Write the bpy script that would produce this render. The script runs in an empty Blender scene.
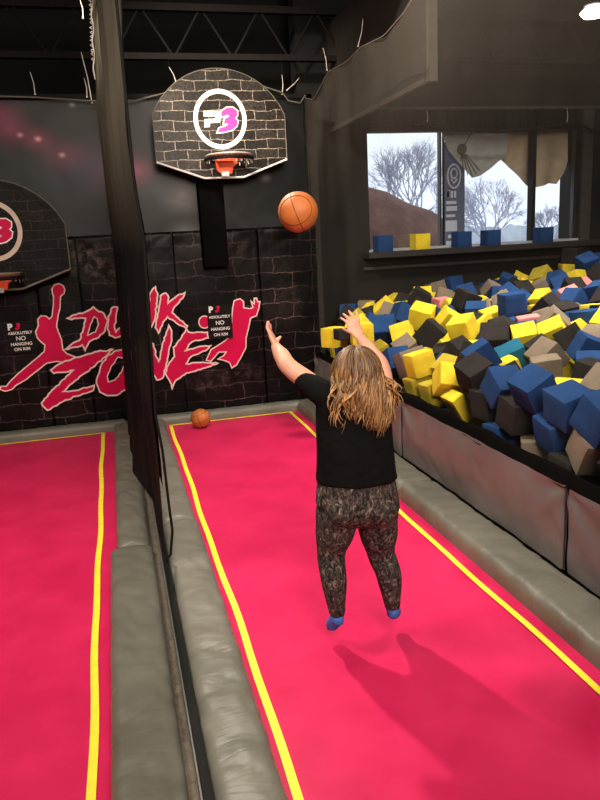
import bpy, bmesh, math, random
from mathutils import Vector, Matrix, Euler, noise
random.seed(11)
scene = bpy.context.scene
col = scene.collection
PI = math.pi
J = {"shL": [0.9498, 3.36, 1.4519], "slL": [0.8826, 3.4, 1.4773], "elL": [0.8307, 3.47, 1.5595], "wrL": [0.7947, 3.59, 1.6511], "paL": [0.7829, 3.62, 1.7018], "tipL": [0.7736, 3.65, 1.7527], "thL": [0.8315, 3.62, 1.6923], "shR": [1.3324, 3.34, 1.3571], "elR": [1.3276, 3.46, 1.5191], "wrR": [1.2677, 3.58, 1.6548], "paR": [1.2456, 3.61, 1.7079], "kn1": [1.2153, 3.62, 1.7312], "kn2": [1.2301, 3.62, 1.7437], "kn3": [1.2504, 3.62, 1.7475], "kn4": [1.2703, 3.62, 1.7378], "t1": [1.1858, 3.64, 1.7616], "t2": [1.2042, 3.65, 1.7784], "t3": [1.2335, 3.65, 1.7909], "t4": [1.2704, 3.64, 1.7874], "thR0": [1.2163, 3.61, 1.6939], "thR": [1.1793, 3.6, 1.7144], "hd": [1.1613, 3.36, 1.488], "hdtop": [1.15, 3.36, 1.6299], "chest": [1.1357, 3.35, 1.3229], "waist": [1.1319, 3.34, 0.9991], "hipL": [1.021, 3.36, 0.8401], "hipR": [1.2633, 3.36, 0.7869], "knL": [1.0027, 3.4, 0.5028], "knR": [1.3057, 3.4, 0.4568], "anL": [0.9912, 3.33, 0.2105], "anR": [1.3128, 3.33, 0.1845], "toL": [0.9718, 3.36, 0.0695], "toR": [1.3529, 3.36, 0.0733]}
MURAL = {
'player_dunking': [[[-0.707, 1.682], [-0.727, 1.56], [-0.756, 1.445], [-0.789, 1.421], [-0.817, 1.457], [-0.877, 1.467], [-0.92, 1.423], [-0.921, 1.353], [-0.963, 1.278], [-0.954, 1.212], [-0.916, 1.156], [-0.877, 1.113], [-0.894, 1.035], [-0.99, 0.964], [-1.154, 0.847], [-1.292, 0.74], [-1.343, 0.692], [-1.377, 0.655], [-1.437, 0.661], [-1.45, 0.623], [-1.397, 0.596], [-1.322, 0.609], [-1.266, 0.657], [-1.147, 0.712], [-1.011, 0.806], [-0.888, 0.888], [-0.768, 0.903], [-0.674, 0.881], [-0.569, 0.912], [-0.54, 0.936], [-0.636, 0.985], [-0.68, 1.043], [-0.678, 1.162], [-0.704, 1.257], [-0.716, 1.324], [-0.687, 1.439], [-0.648, 1.554], [-0.628, 1.677], [-0.585, 1.71], [-0.569, 1.755], [-0.583, 1.803], [-0.629, 1.831], [-0.68, 1.819], [-0.716, 1.77], [-0.715, 1.719]], None],
'letter_d': [[[-0.585, 1.413], [-0.48, 1.45], [-0.363, 1.475], [-0.269, 1.526], [-0.234, 1.492], [-0.151, 1.438], [-0.116, 1.356], [-0.161, 1.226], [-0.246, 1.152], [-0.362, 1.109], [-0.384, 1.07], [-0.423, 1.001], [-0.448, 1.076], [-0.539, 1.057], [-0.655, 1.04], [-0.573, 1.095], [-0.471, 1.139], [-0.412, 1.273], [-0.372, 1.397], [-0.46, 1.404], [-0.537, 1.394]], [[-0.269, 1.407], [-0.333, 1.293], [-0.371, 1.19], [-0.277, 1.222], [-0.229, 1.311], [-0.234, 1.378]]],
'letter_u': [[[-0.106, 1.395], [-0.04, 1.509], [0.024, 1.499], [-0.014, 1.388], [-0.046, 1.257], [-0.034, 1.202], [0.037, 1.258], [0.102, 1.379], [0.168, 1.507], [0.248, 1.528], [0.207, 1.33], [0.146, 1.146], [0.074, 1.104], [0.032, 1.156], [-0.054, 1.131], [-0.115, 1.168], [-0.132, 1.25]], None],
'letter_n': [[[0.141, 1.519], [0.253, 1.654], [0.332, 1.597], [0.375, 1.458], [0.421, 1.642], [0.494, 1.717], [0.515, 1.636], [0.459, 1.351], [0.395, 1.224], [0.331, 1.215], [0.279, 1.35], [0.232, 1.252], [0.158, 1.194]], None],
'letter_k': [[[0.546, 1.605], [0.612, 1.635], [0.644, 1.584], [0.629, 1.506], [0.746, 1.591], [0.851, 1.627], [0.816, 1.557], [0.689, 1.435], [0.67, 1.387], [0.763, 1.283], [0.844, 1.209], [0.826, 1.175], [0.716, 1.248], [0.608, 1.339], [0.543, 1.271], [0.479, 1.144], [0.446, 1.22], [0.487, 1.348], [0.521, 1.491]], None],
'letter_z': [[[-0.848, 0.804], [-0.726, 0.873], [-0.567, 0.925], [-0.279, 0.98], [-0.095, 0.991], [-0.153, 0.942], [-0.324, 0.808], [-0.435, 0.737], [-0.658, 0.595], [-0.743, 0.522], [-0.615, 0.522], [-0.364, 0.565], [-0.385, 0.498], [-0.597, 0.451], [-0.785, 0.389], [-0.947, 0.31], [-1.006, 0.407], [-0.881, 0.536], [-0.698, 0.681], [-0.585, 0.778], [-0.714, 0.764], [-0.816, 0.76]], None],
'letter_o': [[[-0.297, 0.696], [-0.244, 0.827], [-0.154, 0.928], [-0.045, 0.973], [0.035, 0.987], [0.11, 0.945], [0.129, 0.82], [0.091, 0.63], [0.023, 0.483], [-0.104, 0.413], [-0.21, 0.416], [-0.309, 0.476], [-0.335, 0.589]], [[-0.041, 0.89], [-0.13, 0.789], [-0.197, 0.658], [-0.191, 0.589], [-0.11, 0.608], [-0.022, 0.696], [0.029, 0.802], [0.023, 0.871]]],
'letter_n.2': [[[0.102, 0.644], [0.189, 1.021], [0.335, 1.053], [0.404, 1.017], [0.423, 0.852], [0.446, 0.79], [0.52, 1.022], [0.613, 1.236], [0.643, 1.16], [0.633, 1.042], [0.582, 0.898], [0.539, 0.752], [0.479, 0.576], [0.403, 0.554], [0.354, 0.649], [0.328, 0.831], [0.281, 0.88], [0.222, 0.572], [0.138, 0.52]], None],
'letter_e': [[[0.645, 0.952], [0.742, 1.048], [0.826, 1.175], [0.852, 1.128], [1.088, 1.109], [1.097, 1.033], [0.931, 1.017], [0.838, 0.965], [0.787, 0.894], [0.984, 0.937], [1.119, 0.934], [1.039, 0.872], [0.854, 0.813], [0.788, 0.728], [0.967, 0.727], [1.191, 0.697], [0.99, 0.648], [0.777, 0.608], [0.667, 0.542], [0.619, 0.502], [0.582, 0.42], [0.557, 0.538], [0.513, 0.634], [0.578, 0.763], [0.649, 0.832]], None],
'player_catching': [[[1.443, 1.424], [1.462, 1.482], [1.539, 1.501], [1.581, 1.459], [1.576, 1.385], [1.651, 1.364], [1.698, 1.376], [1.673, 1.467], [1.716, 1.419], [1.721, 1.494], [1.752, 1.492], [1.764, 1.446], [1.794, 1.444], [1.773, 1.355], [1.737, 1.268], [1.658, 1.243], [1.638, 1.169], [1.579, 0.992], [1.571, 0.87], [1.501, 0.754], [1.432, 0.652], [1.368, 0.618], [1.343, 0.691], [1.269, 0.729], [1.195, 0.751], [1.274, 0.79], [1.308, 0.833], [1.217, 0.841], [1.102, 0.729], [1.044, 0.75], [1.114, 0.88], [1.288, 0.971], [1.39, 1.038], [1.419, 1.307]], None],
'ball_graphic': [[[1.137, 1.233], [1.131, 1.21], [1.119, 1.189], [1.101, 1.173], [1.079, 1.164], [1.056, 1.162], [1.034, 1.168], [1.014, 1.18], [0.999, 1.198], [0.99, 1.221], [0.989, 1.245], [0.994, 1.268], [1.007, 1.289], [1.024, 1.304], [1.046, 1.314], [1.069, 1.316], [1.091, 1.31], [1.111, 1.298], [1.126, 1.279], [1.135, 1.257]], None]}
SIGNL = [[-1.261, 1.419], [-0.955, 1.395], [-1.002, 1.032], [-1.31, 1.059]]
SIGNR = [[1.115, 1.448], [1.428, 1.425], [1.396, 1.001], [1.081, 1.028]]
LOGOP = [[1.226, 3.702], [1.405, 3.701], [1.426, 3.664], [1.397, 3.585], [1.278, 3.578], [1.274, 3.537], [1.221, 3.534], [1.228, 3.612], [1.351, 3.616], [1.366, 3.647], [1.222, 3.653]]
LOGO3 = [[1.428, 3.692], [1.493, 3.733], [1.564, 3.733], [1.606, 3.7], [1.603, 3.658], [1.574, 3.625], [1.604, 3.592], [1.589, 3.542], [1.529, 3.501], [1.438, 3.482], [1.376, 3.478], [1.394, 3.511], [1.469, 3.532], [1.515, 3.559], [1.508, 3.576], [1.454, 3.577], [1.466, 3.615], [1.512, 3.634], [1.523, 3.659], [1.488, 3.671], [1.433, 3.651]]
LAMP = [6.335, 8.559, 4.902]
TIES = [[[-0.6508, 8.9, 4.169], [-0.6274, 8.9, 3.9397]], [[-0.0789, 8.9, 4.3821], [-0.02, 8.9, 3.843]], [[-0.0777, 8.9, 4.1094], [-0.0679, 8.9, 3.9074]], [[0.891, 8.9, 4.2331], [0.9575, 8.9, 4.0705]], [[2.2438, 8.9, 4.154], [2.2313, 8.9, 3.9383]], [[2.4561, 8.9, 4.121], [2.2969, 8.9, 3.984]], [[2.6848, 8.6, 4.3874], [2.7237, 8.6, 4.1465]], [[2.8993, 7.8, 4.4787], [2.8331, 7.8, 4.2095]], [[4.4315, 9.5, 3.8352], [4.4296, 9.5, 3.666]], [[6.6442, 9.5, 3.8631], [6.6524, 9.5, 3.6572]], [[-0.0233, 7.5, 4.4893], [-0.014, 7.5, 4.3353]]]
SILLC = [[3.7171, 9.45, 2.0614], [4.2807, 9.45, 2.0745], [4.9311, 9.45, 2.0561], [5.398, 9.45, 2.0544], [6.2704, 9.45, 2.0407]]
NEBULA_GLARE = [[-0.952, 3.575, 0.3, [0.22, 0.026, 0.077]], [-0.663, 3.474, 0.05, [1.1, 0.66, 0.66]], [-0.663, 3.474, 0.22, [0.286, 0.033, 0.099]], [-0.421, 3.294, 0.3, [0.198, 0.033, 0.077]], [-0.421, 3.294, 0.05, [0.88, 0.484, 0.484]], [-1.036, 3.736, 0.3, [0.176, 0.022, 0.066]], [-0.852, 3.52, 0.05, [0.77, 0.33, 0.44]], [0.392, 3.107, 0.28, [0.308, 0.044, 0.11]], [-0.296, 3.124, 0.55, [0.012, 0.02, 0.04]], [0.925, 2.801, 0.32, [0.2, 0.2, 0.2]], [0.92, 2.323, 0.25, [0.16, 0.16, 0.17]], [1.977, 2.983, 0.1, [0.22, 0.22, 0.22]], [-0.245, 3.839, 0.05, [0.3, 0.3, 0.3]], [0.551, 2.93, 0.6, [0.02, 0.02, 0.03]], [0.108, 3.171, 0.5, [0.066, 0.022, 0.044]]]
SCUFFS = [[-0.298, 2.111, 0.45, 0.35, [0.2, 0.15, 0.14]], [-0.085, 1.933, 0.35, 0.25, [0.13, 0.1, 0.09]], [-1.038, 2.072, 0.5, 0.3, [0.05, 0.035, 0.035]], [1.412, 0.553, 0.8, 0.3, [0.055, 0.035, 0.038]], [1.008, 0.42, 0.5, 0.25, [0.05, 0.03, 0.035]], [-1.225, 1.079, 0.6, 0.5, [0.04, 0.028, 0.03]], [1.461, 2.112, 0.6, 0.25, [0.045, 0.03, 0.03]], [2.203, 1.433, 0.4, 0.4, [0.03, 0.02, 0.02]]]
FANLOW = [[4.793, 3.652], [4.813, 3.577], [4.907, 3.355], [5.099, 3.156], [5.294, 2.954], [5.425, 2.979], [5.589, 3.074], [5.737, 3.184], [5.837, 3.225], [5.868, 3.337]]
TANLOW = [[5.687, 3.668], [5.707, 3.486], [5.794, 3.202], [5.878, 3.157], [5.981, 3.054], [6.12, 2.905], [6.242, 2.829], [6.346, 2.782], [6.501, 2.806], [6.64, 2.846], [6.763, 2.828], [6.862, 3.002], [6.942, 3.206], [7.008, 3.321]]
SIZES = [(0.205, 0.205, 0.205), (0.228, 0.228, 0.228), (0.235, 0.235, 0.12), (0.25, 0.25, 0.25)]
CUBES = [
[2.731, 3.788, 1.075, -0.229, -0.214, 1.62, 1, "blue", "tilted blue foam cube, between blue and blue ones, yellow one behind"],
[2.714, 4.156, 1.115, -0.428, -0.976, -2.639, 1, "blue", "tilted blue foam cube, between blue and blue ones, tan one behind"],
[2.76, 3.474, 1.068, -1.471, 0.502, -1.41, 3, "blue", "tilted blue foam cube along the pit edge, blue one left, tan one behind"],
[2.735, 4.365, 0.889, -0.041, 1.333, 1.53, 1, "charcoal", "flat-lying charcoal foam cube along the pit edge, between charcoal and blue ones"],
[2.759, 3.562, 0.843, -0.186, -1.059, -1.614, 1, "tan", "tilted tan foam cube along the pit edge, between charcoal and charcoal ones"],
[2.738, 5.014, 1.067, 1.945, -0.436, -0.0, 1, "charcoal", "tilted charcoal foam cube along the pit edge, between yellow and blue ones"],
[2.734, 4.58, 1.048, 0.876, 0.008, -3.142, 1, "blue", "corner-up blue foam cube along the pit edge, between charcoal and blue ones"],
[2.763, 3.939, 0.867, -0.234, 0.302, 3.071, 1, "blue", "tilted blue foam cube along the pit edge, between tan and tan ones"],
[2.746, 3.738, 0.637, -0.06, 0.031, -3.13, 1, "charcoal", "flat-lying charcoal foam cube along the pit edge, between tan and tan ones"],
[2.751, 6.106, 0.982, -0.445, 1.338, -0.456, 1, "yellow", "flat-lying yellow foam cube along the pit edge, between tan and ochre ones"],
[2.762, 5.526, 0.922, 0.847, 0.223, -0.193, 1, "yellow", "corner-up yellow foam cube along the pit edge, between ochre and charcoal ones"],
[3.371, 6.432, 1.235, -0.378, 0.167, 2.225, 1, "yellow", "tilted yellow foam cube mid pit, between yellow and yellow ones"],
[4.12, 6.758, 1.407, -0.031, 0.088, 3.028, 1, "blue", "flat-lying blue foam cube mid pit, between tan and blue ones, blue one behind"],
[2.73, 5.296, 0.744, -3.11, 1.052, 0.027, 2, "yellow", "tilted yellow foam slab along the pit edge, between ochre and charcoal ones"],
[3.373, 5.809, 1.192, 0.943, 3.071, -0.619, 3, "charcoal", "tilted charcoal foam cube mid pit, between yellow and charcoal ones, charcoal one behind"],
[3.216, 6.852, 1.136, 1.695, 2.276, -0.597, 3, "charcoal", "corner-up charcoal foam cube mid pit, between yellow and yellow ones"],
[3.552, 5.252, 1.103, 0.216, -0.74, -0.116, 1, "tan", "corner-up tan foam cube mid pit, between charcoal and charcoal ones"],
[2.759, 4.804, 0.876, -0.032, -0.109, 0.122, 1, "charcoal", "flat-lying charcoal foam cube along the pit edge, between yellow and charcoal ones"],
[2.745, 4.57, 0.655, -0.088, 0.09, 1.562, 1, "blue", "flat-lying blue foam cube along the pit edge, between yellow and tan ones"],
[2.559, 7.194, 1.164, 0.0, 0.0, 2.928, 1, "yellow", "flat-lying yellow foam cube along the pit edge, between charcoal and blue ones"],
[3.838, 5.088, 1.159, 1.118, 0.166, -1.907, 1, "blue", "tilted blue foam cube nearby in the pit, charcoal one left, tan one behind"],
[2.766, 4.18, 0.652, -0.006, -0.081, -0.486, 0, "tan", "flat-lying tan foam cube along the pit edge, between blue and blue ones"],
[3.381, 7.44, 1.262, 0.923, -1.966, 1.515, 3, "yellow", "tilted yellow cube far in the pit, between blue and charcoal ones, charcoal one behind"],
[2.968, 7.562, 1.138, 1.641, 0.842, -2.14, 3, "blue", "corner-up blue foam cube far in the pit, between yellow and yellow ones"],
[2.993, 5.379, 1.13, -0.043, 0.6, 2.845, 1, "blue", "tilted blue foam cube mid pit, between charcoal and yellow ones"],
[3.388, 5.521, 1.067, 0.27, -0.419, -0.398, 1, "teal", "tilted teal foam cube mid pit, between charcoal and tan ones"],
[3.388, 5.013, 1.031, -1.638, 0.109, 2.669, 1, "tan", "flat-lying tan foam cube nearby in the pit, between blue and yellow ones"],
[2.494, 8.002, 1.034, 2.542, 1.571, 0.0, 1, "yellow", "flat-lying yellow foam cube along the pit edge, charcoal one right, pink one front"],
[2.755, 5.766, 0.763, 0.083, 0.206, -3.125, 1, "ochre", "flat-lying ochre foam cube along the pit edge, between ochre and yellow ones"],
[3.79, 5.968, 1.151, 0.371, -1.067, -2.343, 1, "yellow", "tilted yellow foam cube mid pit, between charcoal and charcoal ones, blue one behind"],
[2.734, 6.663, 0.931, 1.571, -1.067, 1.571, 1, "blue", "tilted blue foam cube along the pit edge, between charcoal and tan ones"],
[3.957, 5.748, 1.207, -0.715, -0.958, -2.984, 1, "yellow", "tilted yellow foam cube mid pit, between charcoal and charcoal ones, tan one behind"],
[3.935, 5.441, 1.182, 0.624, -0.352, -2.354, 1, "charcoal", "corner-up charcoal foam cube mid pit, between yellow and blue ones"],
[4.02, 7.581, 1.386, -1.295, 0.318, 0.195, 1, "charcoal", "tilted charcoal foam cube far in the pit, between yellow and blue ones"],
[2.757, 6.133, 0.744, -1.8, 0.104, 1.57, 1, "ochre", "flat-lying ochre foam cube along the pit edge, between charcoal and ochre ones"],
[3.532, 4.616, 1.039, 0.02, -1.351, -1.144, 1, "charcoal", "flat-lying charcoal foam cube nearby in the pit, between yellow and tan ones"],
[5.247, 7.266, 1.323, 0.008, -0.794, -2.895, 1, "blue", "corner-up blue foam cube far in the pit, between pink and blue ones"],
[3.168, 3.979, 1.116, 1.66, -2.323, 0.003, 1, "tan", "corner-up tan foam cube nearby in the pit, charcoal one left, charcoal one behind"],
[6.371, 8.54, 1.666, -2.682, -0.315, -0.121, 1, "blue", "tilted blue foam cube far in the pit, between charcoal and blue ones"],
[3.054, 7.223, 1.104, -0.941, 1.074, -1.518, 1, "yellow", "tilted yellow cube far in the pit, between blue and charcoal, blue behind, tan front"],
[3.311, 7.823, 1.261, -1.107, 0.147, 1.648, 1, "blue", "tilted blue foam cube far in the pit, between tan and yellow ones"],
[4.124, 6.001, 1.27, -0.784, -0.284, 0.989, 1, "tan", "corner-up tan foam cube mid pit, between tan and charcoal ones"],
[2.771, 6.364, 0.954, 1.331, 0.276, 1.504, 3, "tan", "tilted tan foam cube along the pit edge, between blue and yellow ones"],
[3.128, 6.047, 1.056, -0.237, 0.887, 1.866, 1, "charcoal", "corner-up charcoal foam cube mid pit, between charcoal and charcoal ones"],
[4.748, 7.022, 1.299, 0.798, -0.227, 0.465, 1, "charcoal", "corner-up charcoal foam cube far in the pit, between yellow and charcoal ones"],
[2.75, 6.94, 0.84, -1.152, -1.217, -2.014, 1, "charcoal", "tilted charcoal foam cube, between blue and blue ones, blue one behind"],
[2.734, 7.796, 0.846, 0.0, 0.695, 1.571, 1, "tan", "corner-up tan foam cube along the pit edge, between blue and charcoal ones"],
[6.642, 9.261, 1.752, -1.269, -1.543, -1.256, 1, "charcoal", "flat-lying charcoal foam cube under the window, blue one right, yellow one front"],
[2.777, 7.228, 0.904, 0.259, 1.007, 0.22, 1, "ochre", "tilted ochre foam cube along the pit edge, between charcoal and blue ones"],
[3.623, 7.244, 1.208, -2.527, -0.351, 1.322, 1, "yellow", "corner-up yellow foam cube far in the pit, between charcoal and yellow ones"],
[4.512, 6.002, 1.26, 0.109, -0.12, -1.344, 1, "blue", "flat-lying blue foam cube mid pit, between blue and yellow ones"],
[2.98, 6.947, 0.983, 0.477, -0.559, -0.21, 1, "tan", "corner-up tan foam cube mid pit, between blue and charcoal ones"],
[2.982, 8.071, 1.11, 0.85, -2.483, -0.072, 1, "blue", "corner-up blue foam cube along the pit edge, between yellow and blue ones"],
[3.834, 8.491, 1.366, 0.218, 0.525, -0.228, 1, "charcoal", "tilted charcoal foam cube far in the pit, between charcoal and yellow ones"],
[5.85, 8.817, 1.485, -0.749, 0.221, 1.872, 3, "ochre", "corner-up ochre foam cube under the window, between yellow and blue ones"],
[4.757, 6.716, 1.249, -1.674, -0.253, 1.549, 1, "charcoal", "flat-lying charcoal foam cube mid pit, between tan and blue ones"],
[2.519, 7.63, 1.11, 3.142, -0.0, -0.027, 2, "charcoal", "flat-lying charcoal foam slab along the pit edge, between yellow and yellow ones"],
[4.946, 7.444, 1.34, 1.733, 2.527, 0.416, 0, "yellow", "tilted yellow cube far in the pit, between blue and charcoal ones, tan one behind"],
[3.985, 7.293, 1.263, 1.502, 1.279, 0.956, 1, "blue", "tilted blue foam cube far in the pit, between charcoal and yellow ones"],
[2.907, 5.442, 0.573, -2.855, -0.276, -1.072, 0, "yellow", "tilted yellow foam cube, between blue and blue ones, yellow one behind"],
[2.748, 8.298, 0.785, 1.64, 0.479, 1.721, 1, "blue", "tilted blue foam cube along the pit edge, between yellow and tan ones"],
[4.73, 9.34, 1.445, 0.165, -0.104, -1.373, 1, "blue", "flat-lying blue foam cube under the window, between tan and blue ones"],
[3.695, 4.855, 1.055, 0.142, -1.718, 0.775, 1, "blue", "flat-lying blue foam cube nearby in the pit, blue one behind, charcoal one front"],
[5.675, 7.859, 1.396, -0.001, -0.621, 1.455, 1, "charcoal", "tilted charcoal foam cube far in the pit, between pink and pink ones"],
[2.938, 5.889, 0.941, 0.105, -0.594, 0.382, 0, "ochre", "tilted ochre foam cube along the pit edge, between yellow and charcoal ones"],
[5.105, 8.129, 1.379, 0.098, -0.903, -1.557, 1, "charcoal", "corner-up charcoal cube far in the pit, between blue and tan ones, yellow one behind"],
[5.696, 8.142, 1.42, -1.065, 0.758, -1.595, 1, "blue", "corner-up blue cube far in the pit, between blue and charcoal ones, blue one behind"],
[5.53, 7.17, 1.418, -2.778, -0.186, -1.359, 1, "blue", "tilted blue foam cube far in the pit, blue one left, charcoal one behind"],
[4.249, 5.533, 1.14, 1.604, -2.168, 0.332, 1, "tan", "tilted tan foam cube mid pit, yellow one left, yellow one behind"],
[2.725, 6.604, 0.574, -1.538, -0.973, -1.6, 0, "charcoal", "tilted charcoal foam cube along the pit edge, between blue and ochre ones"],
[2.764, 7.892, 1.131, -0.876, -0.331, -0.879, 1, "yellow", "corner-up yellow foam cube along the pit edge, between ochre and blue ones"],
[2.778, 7.503, 0.897, -1.635, -2.162, 0.053, 1, "charcoal", "tilted charcoal foam cube along the pit edge, between tan and ochre ones"],
[4.825, 8.41, 1.399, -0.984, -0.464, 1.204, 0, "tan", "corner-up tan foam cube far in the pit, between charcoal and blue ones"],
[3.83, 5.258, 0.95, 1.216, 0.396, -1.302, 1, "yellow", "tilted yellow foam cube mid pit, between tan and charcoal ones"],
[6.439, 8.365, 1.504, 0.751, -0.45, 1.599, 1, "charcoal", "corner-up charcoal foam cube far in the pit, yellow one left, blue one behind"],
[4.328, 8.84, 1.318, 0.538, -0.379, 2.745, 0, "tan", "corner-up tan foam cube under the window, between tan and blue ones"],
[4.169, 6.501, 1.182, 0.113, 0.024, -1.948, 1, "pink", "flat-lying pink foam cube mid pit, between blue and tan ones"],
[3.263, 8.094, 1.236, 0.472, -0.958, 0.29, 1, "tan", "tilted tan foam cube far in the pit, between blue and blue ones"],
[5.456, 9.099, 1.435, 1.133, 0.242, -2.253, 1, "blue", "tilted blue foam cube under the window, between tan and charcoal ones"],
[4.049, 7.018, 1.216, 1.42, 2.945, 0.01, 1, "yellow", "flat-lying yellow foam cube far in the pit, between blue and blue ones"],
[3.672, 6.2, 1.215, -1.398, 0.298, -1.364, 0, "charcoal", "tilted charcoal foam cube mid pit, between charcoal and yellow ones"],
[3.044, 9.062, 1.149, -0.238, 0.464, -0.417, 1, "charcoal", "tilted charcoal foam cube under the window, between yellow and ochre ones"],
[5.366, 6.837, 1.346, 0.741, -0.185, -1.385, 1, "charcoal", "corner-up charcoal foam cube mid pit, yellow one left, blue one behind"],
[5.548, 8.402, 1.374, -0.078, 2.674, -0.441, 1, "tan", "tilted tan foam cube far in the pit, between charcoal and blue ones"],
[4.489, 9.381, 1.386, -0.16, -0.187, 0.071, 1, "tan", "flat-lying tan foam cube under the window, between yellow and blue ones"],
[4.765, 7.899, 1.384, 0.716, -2.426, 1.105, 0, "blue", "corner-up blue foam cube far in the pit, between tan and charcoal ones"],
[3.18, 6.414, 0.967, -0.203, -0.348, 0.865, 1, "charcoal", "leftmost tilted charcoal cube mid pit, between yellow and charcoal, yellow behind, blue front"],
[2.779, 8.028, 0.672, -0.326, -0.42, -0.882, 1, "charcoal", "tilted charcoal foam cube, between blue and blue ones, tan one behind"],
[6.084, 8.38, 1.481, 0.118, 0.342, 1.985, 0, "yellow", "tilted yellow cube far in the pit, between blue and charcoal, blue behind, charcoal front"],
[4.475, 8.453, 1.361, -0.687, 0.179, 2.947, 1, "blue", "corner-up blue cube far in the pit, between blue and charcoal ones, charcoal one front"],
[3.655, 5.489, 1.105, -0.504, -0.301, 1.669, 0, "charcoal", "tilted charcoal foam cube mid pit, between yellow and tan ones"],
[3.2, 5.316, 0.974, 1.584, 1.178, -0.196, 1, "yellow", "tilted yellow foam cube mid pit, between blue and charcoal ones"],
[5.927, 8.565, 1.452, 0.193, -0.517, -2.844, 1, "blue", "tilted blue foam cube far in the pit, between ochre and blue ones"],
[3.084, 5.637, 1.078, -0.377, 0.087, -1.507, 1, "charcoal", "tilted charcoal foam cube mid pit, between charcoal and blue ones"],
[3.975, 8.128, 1.286, -1.465, -0.013, 0.089, 0, "pink", "flat-lying pink foam cube far in the pit, between yellow and yellow ones"],
[3.856, 9.077, 1.246, 0.398, 0.629, 1.032, 1, "charcoal", "corner-up charcoal foam cube under the window, between yellow and charcoal ones"],
[4.43, 5.589, 1.278, -1.682, -2.224, 0.514, 1, "yellow", "corner-up yellow foam cube mid pit, blue one left, tan one front"],
[6.58, 9.265, 1.525, -1.548, 0.016, -0.302, 1, "yellow", "flat-lying yellow foam cube under the window, between blue and yellow ones"],
[3.397, 8.606, 1.248, -0.998, 0.764, 0.026, 1, "yellow", "corner-up yellow foam cube far in the pit, between blue and yellow ones"],
[2.729, 7.393, 0.61, 1.073, -0.004, 1.569, 2, "blue", "tilted blue foam slab along the pit edge, between charcoal and yellow ones"],
[3.677, 6.511, 1.217, 0.664, -0.09, -1.889, 0, "yellow", "corner-up yellow foam cube mid pit, between yellow and charcoal ones"],
[2.751, 5.695, 0.513, -0.515, 1.389, -0.508, 1, "blue", "flat-lying blue foam cube along the pit edge, between ochre and yellow ones"],
[2.762, 8.642, 0.767, -0.624, 1.387, 0.804, 1, "yellow", "flat-lying yellow foam cube along the pit edge, between blue and blue ones"],
[4.776, 8.154, 1.329, 1.386, -0.497, -1.767, 1, "blue", "tilted blue foam cube far in the pit, between tan and blue ones"],
[2.775, 7.132, 0.614, -1.485, -0.418, 0.011, 1, "yellow", "tilted yellow foam cube, between blue and blue ones, charcoal one behind"],
[4.399, 7.383, 1.348, -0.738, -0.813, -2.989, 0, "tan", "corner-up tan foam cube far in the pit, between tan and blue ones"],
[4.283, 5.863, 1.142, -0.481, 0.725, -0.319, 1, "yellow", "corner-up yellow foam cube mid pit, between charcoal and tan ones"],
[3.958, 7.83, 1.243, -1.354, 0.819, 1.966, 1, "yellow", "corner-up yellow foam cube far in the pit, between pink and charcoal ones"],
[3.134, 4.354, 0.972, -1.477, -0.006, -0.831, 1, "yellow", "flat-lying yellow foam cube nearby in the pit, between blue and charcoal ones"],
[3.15, 9.363, 1.165, -0.047, -0.03, -2.131, 1, "blue", "flat-lying blue foam cube under the window, tan one right, charcoal one front"],
[5.823, 9.361, 1.418, 0.512, 0.295, 1.147, 1, "yellow", "tilted yellow foam cube under the window, between blue and yellow ones"],
[5.42, 7.568, 1.314, -1.24, 0.599, -1.509, 1, "pink", "corner-up pink foam cube far in the pit, between blue and blue ones"],
[4.85, 7.707, 1.285, 0.588, -0.541, 0.093, 1, "blue", "corner-up blue foam cube far in the pit, between blue and yellow ones"],
[2.691, 6.863, 0.564, 0.869, 1.423, 0.864, 2, "blue", "flat-lying blue foam slab along the pit edge, between yellow and charcoal ones"],
[3.367, 6.736, 0.991, 0.746, -0.324, 0.525, 1, "yellow", "corner-up yellow foam cube mid pit, between charcoal and yellow ones"],
[4.532, 6.862, 1.181, 1.319, -0.269, -0.114, 1, "tan", "tilted tan foam cube mid pit, between pink and tan ones"],
[3.707, 8.267, 1.238, 0.572, 0.336, 1.555, 1, "charcoal", "corner-up charcoal foam cube far in the pit, blue one left, charcoal one behind"],
[2.86, 5.105, 0.862, -2.42, 0.876, 0.6, 3, "charcoal", "corner-up charcoal foam cube along the pit edge, between yellow and charcoal ones"],
[3.984, 8.728, 1.349, 0.014, 0.621, -1.903, 1, "yellow", "tilted yellow foam cube under the window, between charcoal and tan ones"],
[4.959, 6.483, 1.25, 1.261, 1.476, -1.468, 1, "yellow", "flat-lying yellow foam cube mid pit, between blue and charcoal ones"],
[2.86, 9.126, 0.737, 0.914, 0.12, -1.57, 1, "blue", "corner-up blue foam cube along the pit edge, yellow one right, charcoal one behind"],
[5.967, 8.038, 1.351, -0.492, -0.517, 1.62, 1, "pink", "corner-up pink foam cube far in the pit, between charcoal and charcoal ones"],
[4.251, 7.5, 1.242, -0.896, -0.622, -0.825, 0, "tan", "corner-up tan foam cube far in the pit, between blue and tan ones"],
[3.845, 9.417, 1.249, -0.455, 0.003, 1.576, 0, "yellow", "tilted yellow foam cube under the window, between yellow and charcoal ones"],
[3.064, 5.092, 1.003, 2.562, -0.477, -0.271, 2, "charcoal", "corner-up charcoal foam slab nearby in the pit, yellow one left, yellow one behind"],
[3.793, 6.908, 1.162, 0.682, 1.142, 1.263, 1, "charcoal", "tilted charcoal foam cube mid pit, between yellow and yellow ones"],
[6.386, 8.137, 1.448, 0.4, -0.45, 1.599, 1, "charcoal", "tilted charcoal foam cube far in the pit, pink one left, charcoal one behind"],
[3.397, 9.309, 1.197, 0.377, 1.63, -1.71, 2, "tan", "flat-lying tan foam slab under the window, between blue and yellow ones"],
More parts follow.
